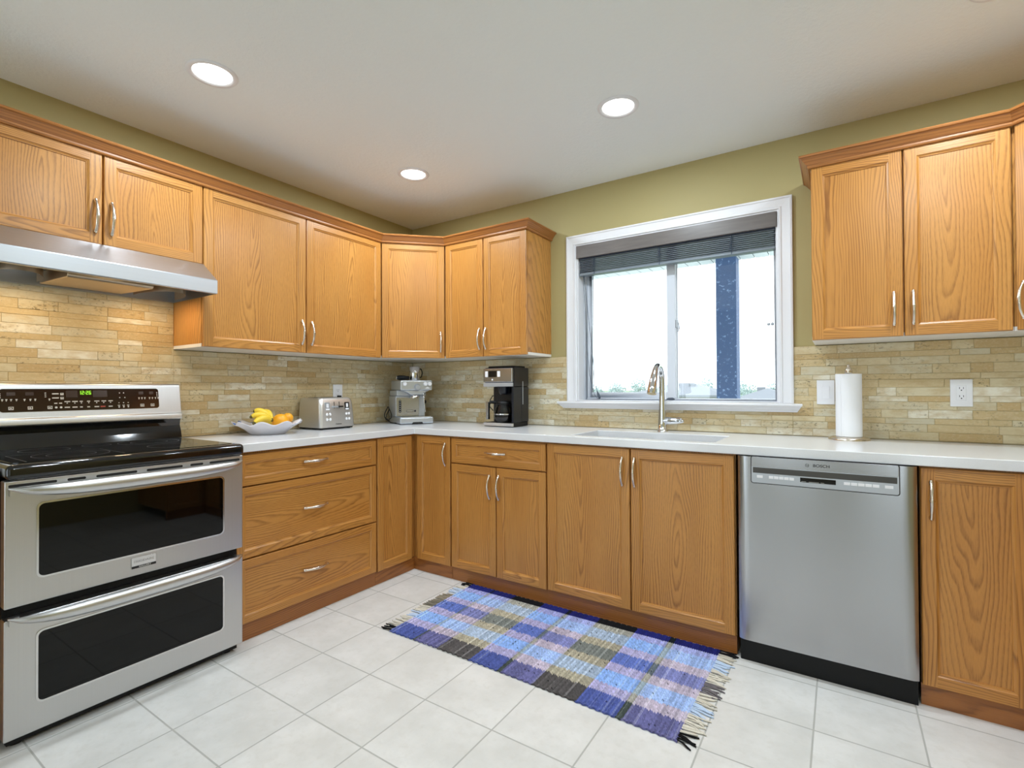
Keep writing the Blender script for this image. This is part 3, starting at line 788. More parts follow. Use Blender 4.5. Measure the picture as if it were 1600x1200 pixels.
# ------------------------------------------------------------------ range (local: x -> +y world, front at y = 0)
rg = thing('range', 'stainless double oven electric range with black cooktop', 'stove', (0.682, -2.5185, 0), R90)
def rbodyf(b):
    b.box(0.003, 0.7585, 0.047, 0.600, 0.045, 0.8645)
simple(rbodyf, 'body', BLACK, rg)
def rbase(b):
    b.box(0.012, 0.750, 0.028, 0.59, 0.012, 0.0448)
    for x in (0.04, 0.72):
        for y in (0.06, 0.55): b.lathe([(0.018, 0.0), (0.018, 0.0125)], (x, y, 0), 14)
simple(rbase, 'base', BLACK, rg)
def oven_door(z0, z1, wz0, wz1, hz):
    d = simple(lambda b: b.box(0.0, 0.7615, 0.0, 0.0465, z0, z1), 'oven_door', STEELR, rg, bevel=0.004, seg=3)
    simple(lambda b: b.ring(rr(0.076, 0.681, wz0-0.006, wz1+0.006, 0.02), rr(0.082, 0.675, wz0, wz1, 0.016), -0.003, 0.0), 'window_trim', STEELP, d)
    simple(lambda b: b.rrect(0.0815, 0.6755, wz0-0.0005, wz1+0.0005, 0.016, -0.0012, 0.003), 'window', OVENG, d)
    b = MB(); n = 30; seg = 14; V = []; F = []
    for i in range(n+1):
        t = -1+2*i/n; x = 0.3805+t*0.3735; s = max(0.0, 1-abs(t)**5)**0.6
        hh = 0.003+0.0205*max(0.0, 1-abs(t)**3.2)**0.7; yy = -0.008-0.046*s; zc = hz+0.018-hh*0.85
        for k in range(seg):
            a = 2*math.pi*k/seg; V.append((x, yy-(0.004+0.011*s)*math.cos(a), zc+hh*math.sin(a)))
    for i in range(n):
        for k in range(seg):
            k2 = (k+1) % seg; F.append((i*seg+k, (i+1)*seg+k, (i+1)*seg+k2, i*seg+k2))
    b.mesh(V, F, 0, True)
    b.face([V[k] for k in range(seg)]); b.face([V[n*seg+k] for k in range(seg)][::-1])
    for x in (0.022, 0.739): b.box(x-0.012, x+0.012, -0.014, 0.001, hz-0.008, hz+0.018)
    b.build('handle', STEELR, d)
    return d
od1 = oven_door(0.461, 0.8710, 0.545, 0.786, 0.832); od2 = oven_door(0.038, 0.424, 0.133, 0.362, 0.416)
slots = [(-2.510, -2.390), (-2.363, -2.312), (-2.283, -2.158), (-2.127, -2.001), (-1.973, -1.923), (-1.898, -1.771)]
for a, c in slots:
    simple(lambda b: b.rrect(a+2.5185, c+2.5185, 0.8500, 0.8590, 0.0044, -0.0006, 0.002, seg=4), 'vent_slot', RUBBER, od1)
bd = simple(lambda b: b.box(0.342, 0.4225, -0.004, 0.0, 0.489, 0.531), 'badge', STEELP, od1, bevel=0.001)
simple(lambda b: b.box(0.3425, 0.422, -0.0046, -0.0038, 0.4895, 0.4985), 'badge_band', INK, bd)
text_mesh('badge_lettering', 'FRIGIDAIRE', 0.0125, RINGP, bd, (0.3825, -0.0043, 0.514), sx=1.05)
text_mesh('badge_lettering', 'GALLERY', 0.0085, PRINT, bd, (0.385, -0.0048, 0.494), sx=1.15)
ct = simple(lambda b: b.box(-0.0005, 0.762, -0.018, 0.595, 0.8725, 0.9235), 'cooktop', BLACKG, rg, bevel=0.018, seg=5)
def cookglass(b):
    b.prism(rr(0.024, 0.738, 0.028, 0.565, 0.03), 'z', 0.9232, 0.9250)
simple(cookglass, 'glass_top', COOKG, ct)
def flatring(b, cx, cy, r, w=0.0016, z=0.92515, seg=56):
    for k in range(seg):
        a0, a1 = 2*math.pi*k/seg, 2*math.pi*(k+1)/seg
        P_ = lambda rr_, a: (cx+rr_*math.cos(a), cy+rr_*math.sin(a))
        q = [(*P_(r-w, a0), z), (*P_(r, a0), z), (*P_(r, a1), z), (*P_(r-w, a1), z)]
        b.face(q, 0)
for cx, cy, r in ((0.215, 0.175, 0.112), (0.215, 0.175, 0.072), (0.555, 0.18, 0.09), (0.20, 0.43, 0.078), (0.56, 0.425, 0.115), (0.56, 0.425, 0.07), (0.38, 0.47, 0.05)):
    simple(lambda b: flatring(b, cx, cy, r), 'burner_ring', BURN, ct)
def elline(b):
    z = 0.92515
    b.box(0.335, 0.3365, 0.04, 0.30, z-0.0003, z); b.box(0.060, 0.0615, 0.04, 0.30, z-0.0003, z); b.box(0.060, 0.3365, 0.299, 0.3005, z-0.0003, z)
simple(elline, 'zone_line', BURN, ct)
def bgblack(b): b.prism([(0.570, 0.9236), (0.578, 0.955), (0.592, 0.985), (0.590, 1.0), (0.586, 1.0165), (0.668, 1.0165), (0.668, 0.9236)], 'x', 0.0035, 0.7585)
bk = simple(bgblack, 'backguard', BLACKG, rg)
def bgsteel(b): b.prism([(0.574, 1.017), (0.571, 1.024), (0.575, 1.045), (0.580, 1.049), (0.600, 1.180), (0.606, 1.192), (0.616, 1.195), (0.668, 1.195), (0.668, 1.017)], 'x', 0.0, 0.7615)
bs = simple(bgsteel, 'control_panel', STEELR, rg, bevel=0.003, seg=3)
# control glass lies on the sloping face: local frame u along x, w up the slope
sl = math.atan2(0.020, 0.131)
cg = bpy.data.objects.new('control_glass', None)
def cglass(b): b.rrect(0.100, 0.662, 0.022, 0.118, 0.012, -0.0018, 0.002)
cgo = simple(cglass, 'control_glass', CTRLG, bs); cgo.location = (0, 0.5795, 1.0535); cgo.rotation_euler = (-sl, 0, 0)
bpy.data.objects.remove(cg)
GL = []
def decal(fn, name, mat):
    o = simple(fn, name, mat, bs); o.location = cgo.location; o.rotation_euler = cgo.rotation_euler; return o
def gx(u, v=620):  # photo column on the panel -> local x, by interpolation of measured columns
    pts = [(0, 0.104), (124, 0.3555), (140, 0.3915), (245, 0.6575)]
    for (a, xa), (c, xc) in zip(pts[:-1], pts[1:]):
        if u <= c or c == 245: return xa+(u-a)*(xc-xa)/(c-a)
def digits(b, s, x, z, h, w, gap, th=0.0022):
    SEG = {'1': 'bc', '2': 'abged', '6': 'afgedc'}
    y0, y1 = -0.0030, -0.0017
    for ch in s:
        if ch == ':':
            for zz in (z+h*0.3, z+h*0.66): b.box(x-0.0008, x+0.0014, y0, y1, zz-0.001, zz+0.001)
            x += gap*1.4; continue
        for sg in SEG[ch]:
            if sg == 'a': b.box(x, x+w, y0, y1, z+h-th, z+h)
            if sg == 'g': b.box(x, x+w, y0, y1, z+h/2-th/2, z+h/2+th/2)
            if sg == 'd': b.box(x, x+w, y0, y1, z, z+th)
            if sg == 'f': b.box(x, x+th, y0, y1, z+h/2, z+h)
            if sg == 'b': b.box(x+w-th, x+w, y0, y1, z+h/2, z+h)
            if sg == 'e': b.box(x, x+th, y0, y1, z, z+h/2)
            if sg == 'c': b.box(x+w-th, x+w, y0, y1, z, z+h/2)
        x += w+gap
decal(lambda b: digits(b, '12:26', 0.352, 0.092, 0.0165, 0.0078, 0.0028), 'clock_digits', CLOCK)
def disp(b):
    y0, y1 = -0.0021, -0.0016
    for x0, x1, z0, z1 in ((0.122, 0.148, 0.090, 0.104), (0.178, 0.204, 0.090, 0.104), (0.578, 0.598, 0.090, 0.104), (0.622, 0.640, 0.090, 0.104), (0.308, 0.348, 0.080, 0.110), (0.402, 0.455, 0.080, 0.110)):
        b.box(x0, x1, y0, y1, z0, z1)
pieces(disp, 'dark_display', DISP, bs, place=cgo)
def icons(b):
    y0, y1 = -0.0026, -0.0016; rnd = random.Random(2)
    def sq(x, z, s=0.011):
        t = 0.0022
        b.box(x, x+s*1.4, y0, y1, z, z+t*1.3); b.box(x, x+s*1.4, y0, y1, z+s, z+s+t*0.8); b.box(x, x+t, y0, y1, z+t, z+s); b.box(x+s*1.4-t, x+s*1.4, y0, y1, z+t, z+s); b.box(x+s*0.4, x+s*0.95, y0, y1, z+s*0.4, z+s*0.75)
    for x in (0.126, 0.184, 0.246, 0.583, 0.626): sq(x, 0.031)
    for x in (0.298, 0.2985): sq(0.289, 0.090 if x < 0.2983 else 0.072, 0.008)
    for x in (0.106, 0.118, 0.132, 0.148, 0.172, 0.190, 0.205, 0.250, 0.576, 0.588, 0.600, 0.620, 0.632, 0.645, 0.656):
        b.box(x, x+0.006, y0, y1, 0.072, 0.0755); b.box(x+0.001, x+0.0045, y0, y1, 0.067, 0.0705)
    for z in (0.096, 0.088, 0.080): b.box(0.101, 0.1045, y0, y1, z, z+0.004); b.box(0.238, 0.243, y0, y1, z+0.002, z+0.005); b.box(0.653, 0.657, y0, y1, z, z+0.004)
    for x in (0.265, 0.2685): b.box(0.262, 0.284, y0, y1, 0.094 if x < 0.267 else 0.076, (0.094 if x < 0.267 else 0.076)+0.0045)
    for i in range(7):
        x = 0.302+i*0.026; w = rnd.uniform(0.010, 0.020)
        b.box(x, x+w, y0, y1, 0.0595, 0.0635); b.box(x+w*0.35, x+w*0.35+0.004, y0, y1, 0.0525, 0.0565)
        if i != 5: b.box(x, x+w*0.9, y0, y1, 0.034, 0.0385)
    for x in (0.268, 0.284): b.box(x, x+0.010, y0, y1, 0.053, 0.057); b.lathe([(0.0045, y0), (0.0045, y1)], (x+0.006, 0, 0.037), 10, axis='y')
    for x in (0.496, 0.514, 0.532): b.box(x, x+0.004, y0, y1, 0.050, 0.053); b.lathe([(0.0035, y0), (0.0035, y1)], (x+0.002, 0, 0.032), 10, axis='y'); b.box(x-0.003, x+0.006, y0, y1, 0.038, 0.041)
    for x, z in ((0.500, 0.096), (0.516, 0.096), (0.500, 0.074), (0.520, 0.074)): b.box(x, x+0.004, y0, y1, z, z+0.004)
pieces(icons, 'key_legend', PRINT, bs, 0.0025, cgo)
decal(lambda b: b.box(0.428, 0.446, -0.0026, -0.0016, 0.0335, 0.039), 'stop_key', REDP)

# ------------------------------------------------------------------ range hood (world axes)
hd = thing('range_hood', 'slim stainless under-cabinet range hood above the range', 'range hood', (0, 0, 0))
HY0, HY1 = -2.5185, -1.7575
def hshell(b):
    b.prism([(0.326, 1.7755), (0.458, 1.680), (0.4595, 1.676), (0.4595, 1.620), (0.456, 1.6165), (0.440, 1.6165), (0.440, 1.622), (0.4535, 1.622), (0.4535, 1.673), (0.322, 1.768), (0.012, 1.768), (0.012, 1.7755)], 'y', HY0, HY1)
simple(hshell, 'canopy', STEELH, hd)
def hends(b):
    o = [(0.0125, 1.6165), (0.455, 1.6165), (0.4565, 1.676), (0.322, 1.7675), (0.0125, 1.7675)]
    b.prism(o, 'y', HY0+0.0005, HY0+0.004); b.prism(o, 'y', HY1-0.004, HY1-0.0005)
pieces(hends, 'end_panel', STEELH, hd)
def hinner(b):
    b.box(0.013, 0.448, HY0+0.005, HY1-0.005, 1.672, 1.676); b.box(0.013, 0.030, HY0+0.005, HY1-0.005, 1.6165, 1.672)
simple(hinner, 'underside', STEELH, hd)
simple(lambda b: b.prism([(0.050, 1.655), (0.050, 1.622), (0.390, 1.607), (0.400, 1.615), (0.400, 1.671), (0.06, 1.671)], 'y', -2.290, -1.995), 'blower_cover', TAN, hd, bevel=0.004)
for yc in (-2.40, -1.88):
    def shroud(b):
        seg = 20; V = []; F = []
        for z in (1.6175, 1.6715):
            for k in range(seg+1):
                a = math.radians(-100+200*k/seg); V.append((0.14+0.20*math.cos(a), yc+0.090*math.sin(a), z))
        for k in range(seg): F.append((k, k+1, seg+1+k+1, seg+1+k))
        b.mesh(V, F, 0, True)
    simple(shroud, 'blower_shroud', TAN, hd)
lb = simple(lambda b: b.lathe([(0.001, -0.004), (0.022, -0.004), (0.026, 0.003)], (0.418, -2.14, 1.667), 20), 'hood_lamp', HOODL, hd)
for yc in (-2.36, -1.92):
    o = light('hood_light', 'AREA', (0.20, yc, 1.612), (0, 0, 0), HOOD_W, (1.0, 0.74, 0.44), shape='DISK', size=0.07); o.parent = hd

# ------------------------------------------------------------------ dishwasher (local: front at y=0)
dw = thing('dishwasher', 'stainless dishwasher with recessed control strip under the counter', 'dishwasher', (2.5455, -0.648, 0))
DWW = 0.600
simple(lambda b: b.box(0.004, DWW-0.004, 0.034, 0.60, 0.012, 0.868), 'tub', BLACK, dw)
def dwfront(b):
    # pressed steel door: flat centre, edges rolled back, slight barrel
    nx, nz = 28, 40; z0, z1 = 0.096, 0.872
    cols = []
    def yy(x, z):
        t = (x/DWW)*2-1; s = ((z-z0)/(z1-z0))*2-1
        e = max(0, abs(t)-0.90)/0.10
        return 0.010*e**2.2+0.004*t*t*(1-0.5*s*s)-0.0028*(1-t*t)*(1-s*s)
    xs = [DWW*(0.5-0.5*math.cos(math.pi*i/nx)) for i in range(nx+1)]; zs = [z0+(z1-z0)*j/nz for j in range(nz+1)]
    V = [(x, yy(x, z), z) for z in zs for x in xs]; F = []
    for j in range(nz):
        for i in range(nx):
            xm, zm = (xs[i]+xs[i+1])/2, (zs[j]+zs[j+1])/2
            F.append((j*(nx+1)+i, j*(nx+1)+i+1, (j+1)*(nx+1)+i+1, (j+1)*(nx+1)+i))
    b.mesh(V, F, 0, True)
    b.box(0.001, DWW-0.001, 0.0145, 0.033, z0+0.001, z1-0.001)
    for x in (0.0, DWW):
        for j in range(nz):
            q = [(x, yy(x, zs[j]), zs[j]), (x, yy(x, zs[j+1]), zs[j+1]), (x, 0.033, zs[j+1]), (x, 0.033, zs[j])]; b.face(q if x == 0 else q[::-1])
    for z in (z0, z1):
        for i in range(nx):
            q = [(xs[i], yy(xs[i], z), z), (xs[i+1], yy(xs[i+1], z), z), (xs[i+1], 0.033, z), (xs[i], 0.033, z)]; b.face(q if z == z1 else q[::-1])
pn = simple(dwfront, 'door_panel', STEEL, dw)
simple(lambda b: b.ring(rr(0.0515, 0.5500, 0.7620, 0.8760, 0.010), rr(0.0545, 0.547, 0.765, 0.873, 0.008), -0.0036, 0.004), 'strip_gap', DARK, dw)
pk = simple(lambda b: b.prism(rr(0.054, 0.5475, 0.7645, 0.8735, 0.008), 'y', -0.0042, 0.012), 'control_strip', SILVER, dw, bevel=0.0012)
simple(lambda b: b.box(0.056, 0.5455, -0.0052, -0.003, 0.8320, 0.8732), 'brand_strip', STEEL, pk, bevel=0.0015)
simple(lambda b: b.prism([(-0.0046, 0.806), (-0.0046, 0.829), (-0.002, 0.829), (-0.002, 0.806)], 'x', 0.060, 0.5415), 'grip_shade', pm('shadow_grey', (70, 68, 64), 0.5), pk)  # flat grey strip painting the shade inside the grip recess
for i, (x0, w) in enumerate([(0.075, 0.022)]+[(0.120+k*0.0185, 0.0165) for k in range(5)]+[(0.378+k*0.0225, 0.020) for k in range(5)]+[(0.505, 0.025)]):
    simple(lambda b: b.box(x0, x0+w, -0.0058, -0.0044, 0.786, 0.797), 'button', PLATE, pk, bevel=0.0005)
simple(lambda b: b.box(0.232, 0.352, -0.0054, -0.0042, 0.783, 0.801), 'display', BLACKG, pk)
def dwprint(b):
    for x, w in ((0.236, 0.016), (0.262, 0.034), (0.302, 0.012)): b.box(x, x+w, -0.0056, -0.0053, 0.7852, 0.7861)
    b.box(0.160, 0.172, -0.0046, -0.0041, 0.8005, 0.8015); b.box(0.425, 0.440, -0.0046, -0.0041, 0.8005, 0.8015)
pieces(dwprint, 'display_print', PRINT, pk)
text_mesh('brand_lettering', 'BOSCH', 0.0155, INK, pk, (0.3045, -0.0054, 0.8515), bold=0.0002, sx=1.12)
def emblem(b):
    cx, cz = 0.2565, 0.8515
    b.ring([(cx+0.0068*math.cos(a*math.pi/12), cz+0.0068*math.sin(a*math.pi/12)) for a in range(24)], [(cx+0.0058*math.cos(a*math.pi/12), cz+0.0058*math.sin(a*math.pi/12)) for a in range(24)], -0.0056, -0.005)
    b.box(cx-0.0035, cx-0.0023, -0.0056, -0.005, cz-0.004, cz+0.004); b.box(cx+0.0023, cx+0.0035, -0.0056, -0.005, cz-0.004, cz+0.004); b.box(cx-0.0023, cx+0.0023, -0.0056, -0.005, cz-0.0006, cz+0.0006)
simple(emblem, 'brand_emblem', INK, pk)
simple(lambda b: b.box(0.002, DWW-0.002, 0.026, 0.045, 0.0, 0.0955), 'kick_plate', BLACK, dw)

# ------------------------------------------------------------------ sink, faucet
sk = thing('kitchen_sink', 'undermount stainless double bowl sink in the white countertop', 'sink', (1.705, -0.565, 0.6745))
def bowl(x0, x1):
    def f(b):
        y0, y1, zt, zb, r = 0.0, 0.367, 0.1995, 0.012, 0.03
        O = rr(x0, x1, y0, y1, 0.035); B2 = rr(x0+0.012, x1-0.012, y0+0.012, y1-0.012, 0.035); n = len(O)
        for i in range(n):
            j = (i+1) % n
            b.face([(*O[i], zt), (*O[j], zt), (*B2[j], zb), (*B2[i], zb)][::-1], 0, None, True)
            b.face([(O[i][0], O[i][1], zt-0.001), (O[j][0], O[j][1], zt-0.001), (B2[j][0], B2[j][1], zb-0.002), (B2[i][0], B2[i][1], zb-0.002)], 0, None, True)
        b.face([(*p, zb) for p in B2]); b.face([(*p, zb-0.002) for p in B2][::-1])
    o = simple(f, 'basin', SINKS, sk)
    simple(lambda b: b.lathe([(0.045, 0.0125), (0.043, 0.0145), (0.032, 0.0145), (0.03, 0.0125)], ((x0+x1)/2, 0.2, 0), 24), 'drain', STEELP, o)
bowl(0.001, 0.362); bowl(0.374, 0.737)
simple(lambda b: b.box(0.350, 0.386, 0.0, 0.367, 0.186, 0.1995), 'divider', SINKS, sk, bevel=0.004)
fa = thing('faucet', 'chrome pull-down kitchen faucet with side lever behind the sink', 'faucet', (2.062, -0.098, 0.914))
simple(lambda b: b.lathe([(0.030, 0.0), (0.030, 0.004), (0.0275, 0.006), (0.024, 0.05), (0.0205, 0.12), (0.0165, 0.22), (0.0145, 0.26)], (0, 0, 0), 28, cap=True), 'body', CHROME, fa)
dx, dy, AR = -0.08, -1.0, 0.056
pts = [(0, 0, 0.235)]
for k in range(15):
    a = math.radians(180*k/14*0.80)
    pts.append((dx*(AR-AR*math.cos(a)), dy*(AR-AR*math.cos(a)), 0.282+0.092*math.sin(a)))
simple(lambda b: b.tube(pts, [0.0165]+[0.0165-0.0012*k/14 for k in range(15)], 20), 'spout', CHROME, fa)
p0 = Vector(pts[-3]); dr_ = (Vector(pts[-1])-p0).normalized()
hp = [p0, p0+dr_*0.02, p0+dr_*0.05+Vector((0, 0, -0.004)), p0+dr_*0.085+Vector((0, 0, -0.016)), p0+dr_*0.118+Vector((0, 0, -0.036)), p0+dr_*0.122+Vector((0, 0, -0.039))]
hdn = simple(lambda b: b.tube(hp, [0.0163, 0.0185, 0.021, 0.0245, 0.0275, 0.0255], 24), 'spray_head', CHROME, fa)
def lever(b):
    b.lathe([(0.021, 0.0), (0.0215, 0.03), (0.019, 0.045), (0.017, 0.07), (0.012, 0.095), (0.006, 0.108)], (0.012, 0, 0.062), 20, axis='x')
    b.tube([(0.075, 0, 0.070), (0.095, -0.006, 0.078), (0.108, -0.016, 0.074)], [0.009, 0.007, 0.005], 10)
simple(lever, 'lever', CHROME, fa)

# ------------------------------------------------------------------ blind
bl = thing('window_blind', 'grey wooden blind pulled up at the top of the window', 'blind', (0, 0, 0))
simple(lambda b: b.box(1.4835, 2.6435, -0.018, -0.002, 2.009, 2.0885), 'valance', BLINDW, bl, bevel=0.002)
def slats(b):
    for k in range(9):
        z = 2.003-k*0.0108; j = random.Random(k).uniform(-0.002, 0.002)
        b.box(1.497+j, 2.631+j, 0.008, 0.056, z-0.0034, z)
simple(lambda b: b.box(1.495, 2.633, 0.006, 0.058, 2.006, 2.040), 'headrail', pm('dark_blue_grey_wood', (62, 72, 92), 0.5), bl)
simple(slats, 'slats', pm('blue_grey_slat', (104, 112, 124), 0.35), bl)
simple(lambda b: b.box(1.495, 2.633, 0.006, 0.058, 1.8985, 1.9115), 'bottom_rail', pm('pale_blue_grey_slat', (126, 136, 146), 0.35), bl, bevel=0.002)
for x in (1.60, 2.02, 2.42):
    def tape(b):
        b.box(x-0.002, x+0.002, 0.0035, 0.0055, 1.9, 2.006)
        for k in range(7): z = 1.925+k*0.0115; b.tube([(x-0.012, 0.0035, z+0.004), (x, 0.0005, z-0.003), (x+0.012, 0.0035, z+0.003)], 0.0016, 6)
    simple(tape, 'ladder_cord', CORDM, bl)
def lift(b):
    b.tube([(1.515, 0.030, 1.900), (1.520, 0.045, 1.6), (1.530, 0.050, 1.40), (1.545, 0.048, 1.25), (1.580, 0.040, 1.125), (1.605, 0.036, 1.098), (1.66, 0.030, 1.0905), (1.85, 0.024, 1.0902), (2.055, 0.028, 1.0902)], 0.0013, 6)
    b.tube([(1.519, 0.026, 1.900), (1.545, 0.036, 1.62), (1.562, 0.05, 1.42), (1.575, 0.055, 1.22), (1.602, 0.048, 1.130)], 0.0013, 6)
simple(lift, 'lift_cord', CORDM, bl)
def tassels(b):
    b.tube([(1.594, 0.050, 1.148), (1.604, 0.048, 1.128), (1.612, 0.045, 1.108), (1.618, 0.043, 1.098)], [0.002, 0.007, 0.009, 0.006], 10)
    b.tube([(2.050, 0.030, 1.0955), (2.062, 0.030, 1.0975), (2.085, 0.030, 1.0975), (2.098, 0.03, 1.0955)], [0.003, 0.0078, 0.0088, 0.003], 10)
pieces(tassels, 'tassel', pm('slate_tassel', (72, 82, 96), 0.5), bl)

# ------------------------------------------------------------------ wall plates
def plate(name, label, loc, rotz, w=0.076, h=0.121, cat='outlet', group=None):
    t = thing(name, label, cat, loc, rotz, group)
    simple(lambda b: b.box(-w/2, w/2, -0.006, 0, 0, h), 'cover_plate', PLATE, t, bevel=0.002)
    return t
def receptacle(t, h=0.121):
    r = simple(lambda b: b.box(-0.0165, 0.0165, -0.0075, -0.0055, h/2-0.033, h/2+0.033), 'receptacle', PLATE, t, bevel=0.001)
    def s(b):
        for zc in (h/2-0.018, h/2+0.018):
            b.box(-0.0075, -0.0055, -0.0079, -0.0073, zc, zc+0.008); b.box(0.0055, 0.0075, -0.0079, -0.0073, zc, zc+0.008)
            b.lathe([(0.0026, -0.0079), (0.0026, -0.0073)], (0, 0, zc-0.006), 10, axis='y')
    pieces(s, 'slot', INK, r)
t = plate('wall_outlet', 'white double outlet on the stone backsplash at the right edge', (3.364, -0.0115, 1.074), 0); receptacle(t)
t = plate('light_switch', 'white rocker switch plate beside the window, behind the paper towel', (2.854, -0.0115, 1.077), 0, cat='switch')
rk = simple(lambda b: b.ring(rr(-0.0185, 0.0185, 0.0255, 0.0955, 0.002), rr(-0.0165, 0.0165, 0.0275, 0.0935, 0.002), -0.0072, -0.0055), 'rocker_frame', PLATE, t)
simple(lambda b: b.prism([(-0.0062, 0.029), (-0.0105, 0.0915), (-0.0055, 0.0915), (-0.0055, 0.029)], 'x', -0.016, 0.016), 'rocker', PLATE, t, bevel=0.0006)
t = plate('wall_outlet', 'white outlet on the left wall backsplash behind the toaster', (0.0115, -0.742, 1.077), R90); receptacle(t)

# ------------------------------------------------------------------ small appliances
# toaster (front faces +x; local x -> +y)
ts = thing('toaster', 'wide stainless four slice toaster on the counter by the left wall', 'toaster', (0.268, -1.0625, 0.914), R90)
TW, TD, TH = 0.262, 0.235, 0.198
def tbody(b):
    n = 16; seg = []
    prof = [(0.010, 0.000), (0.012, 0.0), (0.092, 0.0035), (0.150, 0.009), (0.182, 0.016), (TH-0.003, 0.028), (TH, 0.04)]
    rows = []
    for (z, i) in prof[1:]:
        rows.append([(p[0], p[1], z) for p in rr(i*0.55, TW-i*0.55, i, TD-i*0.4, 0.022)])
    m_ = len(rows[0])
    V = [p for r_ in rows for p in r_]; F = []
    for a in range(len(rows)-1):
        for k in range(m_):
            k2 = (k+1) % m_; F.append((a*m_+k, a*m_+k2, (a+1)*m_+k2, (a+1)*m_+k))
    b.mesh(V, F, 0, True); b.face(rows[-1]); b.face(rows[0][::-1])
tb = simple(tbody, 'body', m_steel('toaster_steel', (222, 221, 219), 0.42, (1, 1, 200), 0.03), ts)
simple(lambda b: b.prism(rr(0.006, TW-0.006, 0.006, TD-0.006, 0.02), 'z', 0.004, 0.0118), 'base', BLACK, ts)
def tslots(b):
    for x in (0.050, 0.092, 0.142, 0.184): b.box(x, x+0.028, 0.06, TD-0.04, TH-0.0005, TH+0.0012)
pieces(tslots, 'bread_slot', RUBBER, ts)
def tfeet(b):
    for x in (0.03, TW-0.03):
        for y in (0.03, TD-0.03): b.lathe([(0.011, 0.0), (0.011, 0.005)], (x, y, 0), 12)
pieces(tfeet, 'foot', RUBBER, ts)
lean = math.atan2(0.009, 0.150)
def onfront(fn, name, mat, par=ts, **kw):
    o = simple(fn, name, mat, par, **kw); o.rotation_euler = (-lean, 0, 0); o.location = (0, 0.0005, 0); return o
for i, x0 in enumerate((0.040, 0.186)):
    onfront(lambda b: b.rrect(x0, x0+0.034, 0.118, 0.168, 0.003, -0.0022, 0.002), 'control_bezel', SILVER if i == 0 else BLACK, ts)
    onfront(lambda b: b.box(x0+0.009, x0+0.025, -0.0032, -0.002, 0.136, 0.160), 'display', PLATE, ts)
    onfront(lambda b: b.box(x0+0.004, x0+0.030, -0.0040, -0.002, 0.120, 0.130), 'shade_key', PLATE, ts)
for x in (0.052, 0.075, 0.196, 0.217):
    for z in (0.062, 0.094): onfront(lambda b: b.lathe([(0.0085, 0.001), (0.0085, -0.003), (0.006, -0.0045)], (x, 0, z), 16, axis='y'), 'button', PLATE, ts)
for x, z in ((0.108, 0.140), (0.146, 0.140)):
    onfront(lambda b: b.box(x-0.0016, x+0.0016, -0.0012, 0.001, 0.062, 0.172), 'lever_track', RUBBER, ts)
    onfront(lambda b: b.box(x-0.019, x+0.019, -0.018, -0.0014, z-0.004, z+0.005), 'lever', BLACK if x > 0.12 else SILVER, ts, bevel=0.002)
o = text_mesh('lettering', 'Cuisinart', 0.012, INK, ts, (0.135, -0.0006, 0.032)); o.rotation_euler = (R90-lean, 0, 0)
def tplug(b):
    b.box(0.3115, 0.330, 0.2245, 0.247, 0.187, 0.207); b.tube([(0.320, 0.222, 0.196), (0.318, 0.205, 0.19), (0.300, 0.212, 0.15), (0.285, 0.226, 0.06), (0.25, 0.245, 0.006), (0.20, 0.2445, 0.004)], [0.004]*6, 8)
simple(tplug, 'power_cord', BLACK, ts)

# espresso machine, turned a little towards the room
ang = math.atan2(0.212, 0.116)
es = thing('espresso_machine', 'brushed steel espresso machine on the counter in the corner', 'espresso machine', (0.354, -0.486, 0.914), ang)
def esbase(b):
    b.box(0.0, 0.245, 0.0, 0.29, 0.004, 0.050)
simple(esbase, 'drip_tray', CAST, es, bevel=0.010, seg=3)
simple(lambda b: b.prism([(0.085, 0.001), (0.168, 0.001), (0.160, 0.016), (0.093, 0.016)], 'y', -0.0012, 0.004), 'tray_grip', RUBBER, es)
simple(lambda b: b.box(0.018, 0.228, 0.012, 0.095, 0.050, 0.0535), 'drip_grate', STEELP, es)
simple(lambda b: b.box(-0.004, 0.212, 0.098, 0.288, 0.0505, 0.200), 'body', SILVER, es, bevel=0.006)
pn2 = simple(lambda b: b.box(0.0, 0.166, 0.094, 0.0975, 0.056, 0.188), 'front_panel', STEEL, es, bevel=0.001)
simple(lambda b: b.rrect(0.018, 0.034, 0.080, 0.172, 0.0079, 0.0925, 0.095), 'gauge_slot', RUBBER, pn2)
def gdots(b):
    for k in range(6): b.lathe([(0.003, 0.0919), (0.003, 0.0926)], (0.026, 0, 0.088+k*0.0152), 8, axis='y')
pieces(gdots, 'gauge_mark', SILVER, pn2)
simple(lambda b: (b.ring(rr(0.072, 0.124, 0.083, 0.099, 0.005), rr(0.0735, 0.1225, 0.0845, 0.0975, 0.004), 0.0928, 0.094), b.lathe([(0.007, 0.0925), (0.007, 0.094)], (0.136, 0, 0.091), 14, axis='y')) and None, 'panel_mark', INK, pn2)
simple(lambda b: b.box(0.010, 0.242, 0.020, 0.285, 0.2405, 0.312), 'head', CAST, es, bevel=0.008, seg=3)
simple(lambda b: b.prism([(0.022, 0.2405), (0.062, 0.224), (0.085, 0.2085), (0.165, 0.2085), (0.188, 0.224), (0.228, 0.2405)], 'y', 0.030, 0.24), 'head_belly', CAST, es, bevel=0.006)
simple(lambda b: b.box(0.0, 0.215, 0.085, 0.286, 0.2005, 0.2402), 'neck', SILVER, es, bevel=0.006)
def dial(b):
    b.lathe([(0.024, 0.020), (0.024, 0.010), (0.020, 0.006), (0.019, -0.004), (0.016, -0.006)], (0.130, 0, 0.262), 26, axis='y')
simple(dial, 'pressure_gauge', SILVER, es)
